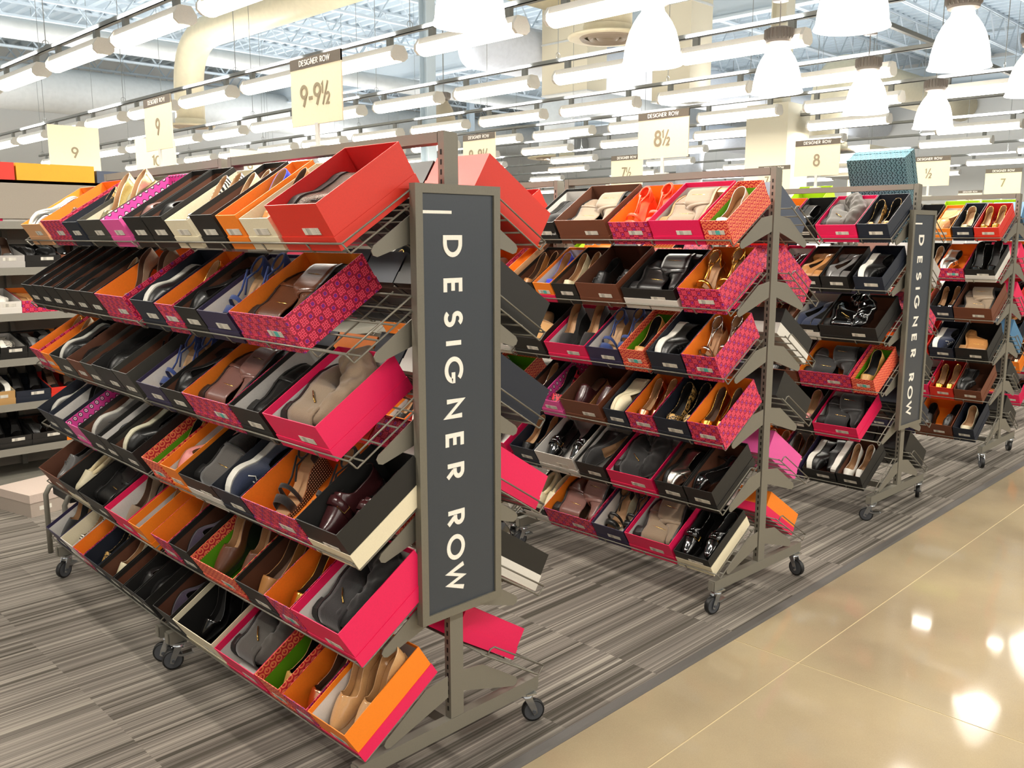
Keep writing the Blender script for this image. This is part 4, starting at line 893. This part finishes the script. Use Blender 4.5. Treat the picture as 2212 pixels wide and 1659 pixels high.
STY['burgsneaker'] = ('sneaker', 'burg', 'ins_b', 'sole_w', 'burgundy white-soled sneaker'); STY['whitesneaker'] = ('sneaker', 'white', 'ins_t', 'sole_w', 'white sneaker'); STY['stripesneaker'] = ('sneaker', 'zebra', 'ins_b', 'sole_w', 'black and white sneaker'); STY['greysneaker'] = ('sneaker', 'taupe', 'ins_t', 'sole_c', 'olive grey sneaker')
XS = {5: -.62, 4: -.52, 3: -.38, 2: -.42, 1: -.60, 0: -.55}
for k in range(6):
    z = .29+.27*k; al = math.atan2(.08, .41); x = XS[k]
    for i, (c, inn, w_) in enumerate(GB[k]+[rg.choice([(a, b, .2) for a, b in PAL]) for _ in range(2)]):
        u = Vector((0, math.cos(al), math.sin(al))); n = Vector((0, -math.sin(al), math.cos(al))); Mx = frameM((x+w_/2, 4.02, z-.006), u, n.cross(u), n)
        cw = CODE.get(c, (0, 0, c))[2]; where = '%s box, %s shelf up, back fixture' % (ORD[i], ORD[k])
        box_thing(Mx, w_-.005, .075 if c != 'kraft' else .085, c, inn, '%s shoe box, %s from left, %s shelf up, back fixture' % (cw, ORD[i], ORD[k]), 'shoe boxes on the back fixture', d=.33)
        if i < 6: fill_shoes(Mx, w_, .33, .08, (GS[k]+['any'])[i], where)
        x += w_
# lids and boxes lying on top of the back fixture
for i, (xa, xb, c, hh) in enumerate(((-.55, .13, 'red', .10), (.14, .585, 'yellow', .10), (.60, .95, 'slate', .075), (.97, 1.42, 'fuchsia', .08), (1.44, 1.85, 'yellow', .10), (1.9, 2.3, 'lime', .1), (2.35, 2.8, 'red', .1))):
    Mx = frameM(((xa+xb)/2, 4.03, 1.877), (0, 1, 0), (-1, 0, 0), (0, 0, 1))
    box_thing(Mx, xb-xa, hh, c, 'white', '%s box on top of back fixture, %s from left' % (c, ORD[i]), 'boxes on top of the back fixture', d=.32, lid=False, sticker=False)
def plainsign(x, y, z, s, label, w_=.28, h=.24, hs=1.0): size_sign(TR(x, y, z), s, w_, h, False, z-1.875, label, hsc=hs)
plainsign(.54, 4.2, 1.94, '9', 'plain cream card reading 9 above yellow lid at left', w_=.30, h=.29, hs=1.0)
plainsign(1.75, 4.2, 1.94, '9', 'plain cream card reading 9 behind the front rack boxes', w_=.3, h=.22)
def headsign(x, y, z, s, label, w_=.30, h=.24, rot=0, hs=1.): size_sign(TR(x, y, z) @ RZ(rot), s, w_, h, True, z, label, hsc=hs)
size_sign(TR(1.95, 6.2, 2.06), '10', .36, .34, False, 2.05, 'plain cream card reading 10 behind the far 9 card', hsc=1.3)
# further fixtures in the distance (low, mostly hidden), with their cards
def far_fixture(x, y, L, label):
    if unseen(label): return
    R = empty('far_rack', TR(x, y, 0)); tag(R, uniq(label), 'rack', 'distant shoe racks')
    for yy in (0, L): m = MB(); m.box(-.02, .02, yy-.02, yy+.02, 0, 1.83); m.box(-.35, .35, yy-.015, yy+.015, .1, .145); obj('upright_post', m.mesh('post', [M_['frame']]), R)
    m = MB(); m.box(-.02, .02, .02, L-.02, 1.79, 1.83); obj('top_bar', m.mesh('bar', [M_['frame']]), R)
    for k in range(6):
        for s in (-1, 1):
            m = MB(); z = .17+.27*k; m.prism([(s*.345, z), (s*.34, z-.01), (s*.06, z+.17), (s*.06, z+.18)], 'y', 0, L); obj('shelf', m.mesh('shelf', [M_['wire']]), R)
n_ = 0
for i, (x, y) in enumerate(((4.3, 4.6), (6.2, 4.6), (8.2, 4.4), (10.2, 4.4), (8.5, .05), (10.2, .05), (11.9, .05), (6.2, 6.2), (12.4, 4.4))):
    far_fixture(x, y, 1.6, 'distant grey shoe rack, %s counting from the left of the background' % ORD[i])
    for k in range(6):
        yy = .02
        while yy < 1.4:
            w_ = rg.choice([.16, .2, .26]); p_ = rg.choice(PAL+[('lime', 'lime')]); Mx = TR(x, y, 0) @ slope_frame(-1, k, yy+w_/2, .012); n_ += 1
            if n_ < 110: box_thing(Mx, w_-.006, .11, p_[0], p_[1], '%s box, %s shelf of %s distant rack, spot %s' % (CODE.get(p_[0], (0, 0, p_[0]))[2], ORD[k], ORD[i], ORD[int(yy*10)]), 'boxes on distant racks', lid=False, sticker=False)
            yy += w_
headsign(10.7, 2.2, 1.91, '5/', 'DESIGNER ROW card reading 5½ behind fourth rack top bar', w_=.28, h=.20, rot=-90)
size_sign(TR(9.2, 6.6, 2.0) @ RZ(-60), '10', .5, .3, False, 1.99, 'far cream card reading 10 above second rack row', hsc=1.3)
# taupe lidded box on the carpet at the left, fitting stool
def lidded(Mx, w_, d, h, body, lidc, label):
    m = MB(); m.box(0, d, -w_/2, w_/2, 0, h); B = obj('closed_shoe_box', m.mesh('shoe_box', [M_['b_'+body]], uv=True), None, Mx); tag(B, uniq(label), 'shoe box')
    obj('lid', (lambda q: (q.box(-.003, d+.003, -w_/2-.003, w_/2+.003, h-.045, h+.003), q.mesh('lid', [M_['b_'+lidc]], uv=True))[1])(MB()), B)
    return B
B = lidded(TR(-.152, 3.60, 0) @ RZ(12), .60, .36, .125, 'taupe', 'taupe2', 'closed taupe shoe box lying on carpet at far left') if False else None
M_['b_taupel'] = mat('card pinkish taupe lid', '#c3b2a6', .5)
B = lidded(Matrix.Translation((-.155, 3.62, 0)) @ RZ(14) @ TR(0, 0, 0) @ RZ(0), .34, .50, .125, 'taupe', 'taupel', 'closed taupe shoe box lying on carpet at far left')
q = MB(); q.box(0, .072, -.0008, .0004, 0, .024); obj('sticker', q.mesh('sticker', [M_['label']], uv=True), B, TR(.05, -.17, .03))
R = empty('fitting_stool', TR(-.23, 2.53, 0)); tag(R, uniq('small grey tube-framed fitting stool behind the front rack row'), 'stool')
for y in (0, .26):
    m = MB(); m.tube([(0, y, .0), (0, y, .30), (.02, y, .335), (.05, y, .345), (.28, y, .345), (.32, y, .335), (.335, y, .30), (.335, y, 0)], .013, 10); obj('leg_frame', m.mesh('leg_frame', [M_['frame']], True), R)
m = MB(); m.box(.03, .305, .015, .245, .30, .335); obj('seat', m.mesh('seat', [mat('black vinyl', '#1c1c1e', .4)]), R)

# ---------------------------------------------------------------- shell: walls, ceiling deck, joists
M_W = mat('white painted wall', '#efeee9', .8); M_DK = mat('white ceiling deck', '#c3d0d8', .7); M_JS = mat('white joist paint', '#d0dae0', .6)
for nm, a in (('wall_back', (-14, 46, 24, 24.2, 0, 7.2)), ('wall_right', (25, 25.2, -14, 24, 0, 7.2)), ):
    m = MB(); m.box(*a); struct(nm, m, [M_W])
m = MB(); pr = []; y = -14
ZC = 6.3
x = -14
while x < 46:
    pr += [(x, ZC), (x+.09, ZC), (x+.13, ZC+.075), (x+.26, ZC+.075)]; x += .30
pr += [(46, ZC), (46, ZC+.15), (-14, ZC+.15)]
vs = [(a, -14, b) for a, b in pr]+[(a, 34, b) for a, b in pr]; N = len(pr)
m.add(vs, [(i, i+1, N+i+1, N+i) for i in range(N-3)]+[(N-2, N-1, 2*N-1, 2*N-2)])
struct('ceiling', m, [M_DK])
def joist():
    m = MB(); zt, zb = ZC-.02, ZC-.62
    for z in (zt, zb):
        m.box(-14, 46, -.045, -.008, z-.025, z+.02); m.box(-14, 46, .008, .045, z-.025, z+.02)
    x = -14; up = True
    while x < 45.4:
        m.tube([(x, 0, zb if up else zt), (x+.45, 0, zt if up else zb)], .018, 4, cap=False); x += .45; up = not up
    return m.mesh('joist', [M_JS])
JM = joist(); y = -12.
while y < 34:
    o = obj('roof_joist', JM, None, TR(0, y, 0)); o['kind'] = 'structure'; y += 1.55
for x in (-8, 2.2, 12.2, 22.2, 32.2, 42):
    m = MB(); m.box(x-.1, x+.1, -14, 34, ZC-.64, ZC-.60); m.box(x-.015, x+.015, -14, 34, ZC-1.1, ZC-.64); m.box(x-.1, x+.1, -14, 34, ZC-1.14, ZC-1.1); o = struct('roof_girder', m, [M_JS])
# ducts
M_RL0 = mat('galvanised strut', '#8f8f8a', .4, .6); M_DU = mat('cream painted duct', '#d8cbaa', .5, 0, .1, 12); M_DG = mat('pale grey duct', '#cfd0cc', .5, 0, .15, 10); M_IN = mat('white wrapped duct', '#dfe3ea', .6, 0, .6, 14)
def duct(name, pts, r, ms, label, parent=None, n=24):
    m = MB(); m.tube(pts, r, n); o = obj(name, m.mesh(name, [ms], True), parent)
    if parent is None: tag(o, uniq(label), 'duct')
    return o
def bend(p0, c, p1, k=8):
    p0, c, p1 = map(Vector, (p0, c, p1)); return [tuple((1-t)**2*p0+2*t*(1-t)*c+t*t*p1) for t in [i/k for i in range(k+1)]]
def diffuser(x, y, z, r, parent):
    m = MB(); m.lathe([(r*.62, z+.13), (r*.62, z+.07), (r*.72, z+.05), (r, z+.03), (r, z+.015), (r*.9, z), (r*.62, z+.02)], 32, 0, x, y); d = obj('diffuser', m.mesh('diffuser', [M_DU], True), parent)
    for q in (.72, .5, .3): m = MB(); m.lathe([(r*q, z+.02), (r*(q-.06), z-.01), (r*(q-.14), z+.02)], 28, 0, x, y); obj('cone_ring', m.mesh('ring', [mat('brown grey vane', '#a08f7c', .5)], True), d)
    m = MB(); m.lathe([(r*.62, z+.125), (.0, z+.124)], 24, 0, x, y); obj('throat', m.mesh('throat', [mat('dark duct throat', '#6a5f54', .8)]), d)
def drop(x, y, z, zt, r, dirv, L, label, ms):
    d = Vector(dirv); R = empty('air_duct', TR(0, 0, 0)); tag(R, uniq(label), 'duct')
    top = Vector((x, y, zt)); pts = [(x, y, z+.1), (x, y, zt-.9)]+bend((x, y, zt-.9), top, top+d*.9)[1:]+[tuple(top+d*L)]
    duct('duct_run', pts, r, ms, '', R)
    q = MB(); h_ = top+d*2; q.tube([(h_.x, h_.y, zt+r*.9), (h_.x, h_.y, ZC+.1)], .006, 5); obj('hanger_rod', q.mesh('rod', [M_RL0]), R); diffuser(x, y, z, r*1.65, R)
    return R
drop(5.6, 13.0, 3.36, 4.78, .24, (0, -1, 0), 11, 'cream elbow duct with round diffuser above the far 9 card', M_DU)
R = drop(6.2, 4.5, 3.62, 5.5, .26, (-1, 0, 0), 12, 'cream drop duct with round diffuser at top centre', M_DU)
drop(14.6, 12.8, 3.35, 4.9, .42, (1, 0, 0), 10, 'pale drop duct with diffuser left of the 8½ card', M_DG)
drop(17., 7.2, 3.3, 5.0, .40, (1, 0, 0), 7.8, 'cream drop duct behind the pendant lamps at right', M_DU)
drop(19., 12., 2.6, 4.2, .35, (1, 0, 0), 5.8, 'pale insulated elbow duct beside the square column', M_IN)
duct('main_duct', [(-14, 21, 4.9), (24.9, 21, 4.9)], .52, M_DG, 'large pale trunk duct crossing the far ceiling')
duct('main_duct', [(-14, 15.0, 4.95), (20, 15.0, 4.95)], .17, M_DG, 'slim cream pipe duct crossing the ceiling at left')
duct('main_duct', [(8.9, 9.5, 4.7), (24.9, 9.5, 4.7)], .42, M_IN, 'wrapped white duct behind the right pendants')
duct('main_duct', [(-14, 8.6, 5.6), (9.8, 8.6, 5.6)], .40, M_DU, 'cream trunk duct behind the top centre lamp')
for i in range(9): # drop rods of the slim pipe
    pass
# hanging plenum boxes
def plenum(x, y, z, a, b, c, label):
    R = obj('plenum_box', (lambda q: (q.box(-a/2, a/2, -b/2, b/2, 0, c), q.mesh('plenum', [mat('cream plenum', '#ddd3ba', .6)]))[1])(MB()), None, TR(x, y, z)); tag(R, uniq(label), 'duct box')
    m = MB(); m.box(-a/2-.01, a/2+.01, -b/2-.01, b/2+.01, -.02, .0); m.box(-a/2-.01, a/2+.01, -b/2-.01, b/2+.01, c*.5, c*.5+.03); obj('flange', m.mesh('flange', [M_DG]), R)
    m = MB(); m.tube([(-a/2+.05, 0, c), (-a/2+.05, 0, ZC-z+.1)], .006, 5); m.tube([(a/2-.05, 0, c), (a/2-.05, 0, ZC-z+.1)], .006, 5); o_ = obj('hanger_rods', m.mesh('rods', [M_RL0]), R)
plenum(8.9, 5.4, 3.35, .5, .6, 2.4, 'tall cream plenum box behind the pendant lamp at top centre'); plenum(10.2, 8.45, 3.9, .5, 1.0, 1.6, 'wide cream plenum box behind the centre diffuser'); plenum(20.8, 8.2, 3.0, 1.5, 1.2, .7, 'pale duct box far right behind the pendants')
# columns
M_CO = mat('cream column cladding', '#e3dbc4', .7)
m = MB(); m.box(-.33, .33, -.33, .33, 0, 3.42); o = obj('column', m.mesh('column', [M_CO]), None, TR(10.75, 4.95, 0)); o['kind'] = 'structure'
m = MB(); m.box(-.12, .12, -.12, -.105, 3.42, 6.2); m.box(-.12, .12, .105, .12, 3.42, 6.2); m.box(-.008, .008, -.105, .105, 3.42, 6.2); obj('steel_section', m.mesh('steel', [M_CO]), o)
for x, y in ((7.8, 9.4), (18, 19.5), (3, 22)):
    m = MB(); m.box(-.09, .09, -.09, -.078, 0, 6.2); m.box(-.09, .09, .078, .09, 0, 6.2); m.box(-.006, .006, -.078, .078, 0, 6.2); o = obj('column', m.mesh('column', [M_DK]), None, TR(x, y, 0)); o['kind'] = 'structure'
# ---------------------------------------------------------------- lighting: rails with strip lights, pendants
M_TU = mat('lit lens', '#fff9ec', .4, emit=TUBE_E); M_HS = mat('white lamp housing', '#f3eee4', .5); M_RL = mat('galvanised strut', '#8f8f8a', .4, .6)
def strip_parts():
    m = MB(); m.prism([(-.045, .0), (.045, .0), (.06, -.05), (-.06, -.05)], 'y', 0, 1.22); m.prism([(-.045, 0), (.045, 0), (.085, -.06), (.085, -.10), (.05, -.13), (-.05, -.13), (-.085, -.10), (-.085, -.06)], 'y', -.03, 0); m.prism([(-.045, 0), (.045, 0), (.085, -.06), (.085, -.10), (.05, -.13), (-.05, -.13), (-.085, -.10), (-.085, -.06)], 'y', 1.22, 1.25)
    h = m.mesh('housing', [M_HS]); m = MB(); pts = [(.06, -.05)]+[(.082*math.cos(a), -.075-.065*math.sin(a)) for a in [PI*i/8 for i in range(9)]]+[(-.06, -.05)]; m.prism(pts, 'y', .001, 1.219); l = m.mesh('lens', [M_TU], False)
    m = MB()
    m.box(-.02, .02, -.03, .03, .0, .075)
    c = m.mesh('clamp', [M_RL])
    for q in (h, l, c):
        for v in q.vertices: v.co.y *= .92
    return h, l, c
HS, LN, CL = strip_parts()
ZR = 3.25
RAILS = [(1.50, 3.03, 14, 1.50), (3.42, 1.58, 14, 1.47), (5.30, 1.72, 12, 1.49), (7.18, 1.8, 12, 1.50), (8.98, .9, 12, 1.52), (10.8, 3.3, 9, 1.9), (12.7, 2.2, 8, 2.6), (14.7, 3.2, 7, 2.9), (17, 2.3, 6, 3.1), (19.5, 4, 6, 3.3), (22.5, 3, 6, 3.3), (-.5, 1.2, 9, 2.4), (-2.4, .2, 9, 3.0)]
L_N = 0
for ri, (x, y0, n, pt) in enumerate(RAILS):
    m = MB(); ya = 1.0 if ri < 11 else -2; yb = y0+n*pt; m.box(-.021, .021, ya, yb, 0, .006); m.box(-.021, -.017, ya, yb, 0, .041); m.box(.017, .021, ya, yb, 0, .041)
    R = obj('ceiling_rail', m.mesh('rail', [M_RL]), None, TR(x, 0, ZR)); tag(R, uniq('steel lighting rail, %s from the left under the ceiling' % ORD[ri]), 'rail', 'lighting rails')
    y = ya+.4
    while y < yb: m = MB(); m.tube([(0, y, .03), (0, y, ZC-ZR)], .004, 4); m.tube([(.03*math.cos(a), y, .07+.03*math.sin(a)) for a in [2*PI*i/10 for i in range(10)]], .003, 4, closed=True); obj('hanger_wire', m.mesh('wire', [M_RL]), R); y += 3.0
    for i in range(n):
        y = y0+i*pt; F = empty('strip_light', TR(x, y+.05, ZR-.075)); tag(F, uniq('lit fluorescent strip light, %s along the %s ceiling rail' % (ORD[i], ORD[ri])), 'light', 'fluorescent strip lights')
        obj('housing', HS, F); obj('lens', LN, F); obj('clamp', CL, F, TR(0, .11, 0)); obj('clamp', CL, F, TR(0, 1.01, 0)); d = y+1.8
        if i < 5 or i % 2 == 0:
            a = bpy.data.lights.new('tube', 'AREA'); a.shape = 'RECTANGLE'; a.size = .16; a.size_y = 1.2; a.energy = LAMP_W*(1 if i < 5 else 2); a.color = (1, .93, .82); o = bpy.data.objects.new('tube_lamp', a); link(o, F); o.location = (0, .56, -.145); L_N += 1
            a = bpy.data.lights.new('ceiling_fill', 'AREA'); a.shape = 'RECTANGLE'; a.size = .1; a.size_y = 1.1; a.energy = UP_W*(FAR_K if 6 <= ri <= 10 else 1)*(1 if i < 5 else 4); a.color = (.93, .96, 1); o = bpy.data.objects.new('ceiling_fill_lamp', a); link(o, F); o.location = (0, .56, .08); o.rotation_euler = (PI, 0, 0)  # added fill pointing up from the strip to brighten the ceiling, boosted far off
for ri, y in enumerate((-2.7, -4.9)):  # unseen rails and strips behind the camera, added to brighten aisle-facing sides
    m = MB(); m.box(-4, 10, -.021, .021, 0, .006); m.box(-4, 10, -.021, -.017, 0, .041); m.box(-4, 10, .017, .021, 0, .041)
    for x in (-3.5, 0, 3.5, 7, 9.5): m.box(x-.004, x+.004, -.004, .004, .0, ZC-ZR)
    R = obj('ceiling_rail', m.mesh('rail', [M_RL]), None, TR(0, y, ZR)); tag(R, uniq('unseen steel lighting rail added over the concrete aisle, %s from the racks' % ORD[ri]), 'rail', 'lighting rails')
    for i in range(8):
        F = empty('strip_light', TR(-3.2+i*1.6, y, ZR-.075) @ RZ(-90)); tag(F, uniq('unseen lit strip light added above the concrete aisle, %s of rail %s' % (ORD[i], 'one two'.split()[ri])), 'light', 'fluorescent strip lights')
        obj('housing', HS, F); obj('lens', LN, F); obj('clamp', CL, F, TR(0, .11, 0)); obj('clamp', CL, F, TR(0, 1.01, 0))
        a = bpy.data.lights.new('tube', 'AREA'); a.shape = 'RECTANGLE'; a.size = .16; a.size_y = 1.1; a.energy = AISLE_FILL_W; a.color = (1, .94, .84); o = bpy.data.objects.new('tube_lamp', a); link(o, F); o.location = (0, .56, -.145)
for x0, x1, y, ri in ((-2, 12.5, 1.93, 0), (-2, 12, .5, 1)):
    m = MB(); m.box(x0, x1, -.021, .021, 0, .041); m.box(x0, x0+.01, -.004, .004, 0, ZC-3.5); m.box(x1-.01, x1, -.004, .004, 0, ZC-3.5); m.box(5, 5.01, -.004, .004, 0, ZC-3.5); R = obj('ceiling_rail', m.mesh('rail', [M_RL]), None, TR(0, y, 3.515)); tag(R, uniq(('rear' if ri == 0 else 'front')+' cross rail carrying the bell pendants'), 'rail')
# bell pendants
M_BL = mat('glowing white bell glass', '#fffaf2', .3, emit=BELL_E); M_CP = mat('warm grey cast cap', '#8f867e', .5)
m = MB(); prof = [(.072, .365), (.078, .34), (.098, .315), (.128, .27), (.155, .215), (.174, .15), (.186, .09), (.192, .03), (.200, .012), (.205, 0), (.198, .002), (.186, .03), (.178, .09), (.166, .15), (.146, .215), (.118, .268), (.07, .31), (0, .315)]; m.lathe(prof, 36); BELL = m.mesh('bell_shade', [M_BL], True)
m = MB(); m.lathe([(.0, .50), (.085, .50), (.10, .49), (.105, .40), (.10, .385), (.075, .375), (.0, .37)], 28)
for i in range(22):
    a = 2*PI*i/22; c, s = math.cos(a), math.sin(a); m.add([(c*.10-s*.004, s*.10+c*.004, .40), (c*.10+s*.004, s*.10-c*.004, .40), (c*.118, s*.118, .42), (c*.10-s*.004, s*.10+c*.004, .49), (c*.10+s*.004, s*.10-c*.004, .49), (c*.118, s*.118, .485)], [(0, 2, 5, 3), (1, 4, 5, 2), (3, 5, 4), (0, 1, 2)])
CAPM = m.mesh('ribbed_cap', [M_CP])
m = MB(); m.tube([(0, 0, .5), (.006, 0, .6), (0, 0, .71)], .004, 6); CORD = m.mesh('cord', [M_CP]); m = MB(); m.lathe([(0, .70), (.062, .70), (.062, .82), (.03, .835), (0, .835)], 20); CAN = m.mesh('canopy', [M_CP], True)
PX = [(-1.7, .5), (-.02, .5), (1.68, .5), (3.39, .5), (5.07, .5), (6.76, .5), (8.45, .5), (.12, 1.93), (1.84, 1.93), (3.5, 1.93), (5.19, 1.93), (6.87, 1.93), (8.55, 1.93), (10.35, .5)]
for i, (x, y) in enumerate(PX):
    Fd = empty('bell_pendant', TR(x, y, 2.685)); tag(Fd, uniq('lit white bell pendant with ribbed cap, %s in the %s pendant row' % (ORD[i if i < 7 else i-7 if i < 13 else 7], 'front' if i < 7 or i == 13 else 'rear')), 'pendant lamp', 'bell pendants')
    for nm, me in (('bell_shade', BELL), ('ribbed_cap', CAPM), ('cord', CORD), ('canopy', CAN)): obj(nm, me, Fd)
    a = bpy.data.lights.new('bulb', 'AREA'); a.shape = 'DISK'; a.size = .22; a.energy = BELL_W; a.color = (1, .93, .83); o = bpy.data.objects.new('bulb_lamp', a); link(o, Fd); o.location = (0, 0, .05)
# two unlit bell lamps far away
for i, (x, y, z) in enumerate(((8.3, 9.6, 3.35),)):
    Fd = empty('bell_pendant', TR(x, y, z)); tag(Fd, uniq('unlit beige bell pendant near the thin steel post'), 'pendant lamp')
    o = obj('bell_shade', BELL.copy(), Fd); o.data.materials[0] = mat('beige unlit bell', '#b5a78e', .5)
    obj('ribbed_cap', CAPM, Fd); obj('cord', CORD, Fd); m = MB(); m.tube([(0, 0, .7), (0, 0, ZC-z+.02)], .006, 5); obj('rod', m.mesh('rod', [M_RL]), Fd)
print('objects', len(C.objects), 'lamps', L_N)
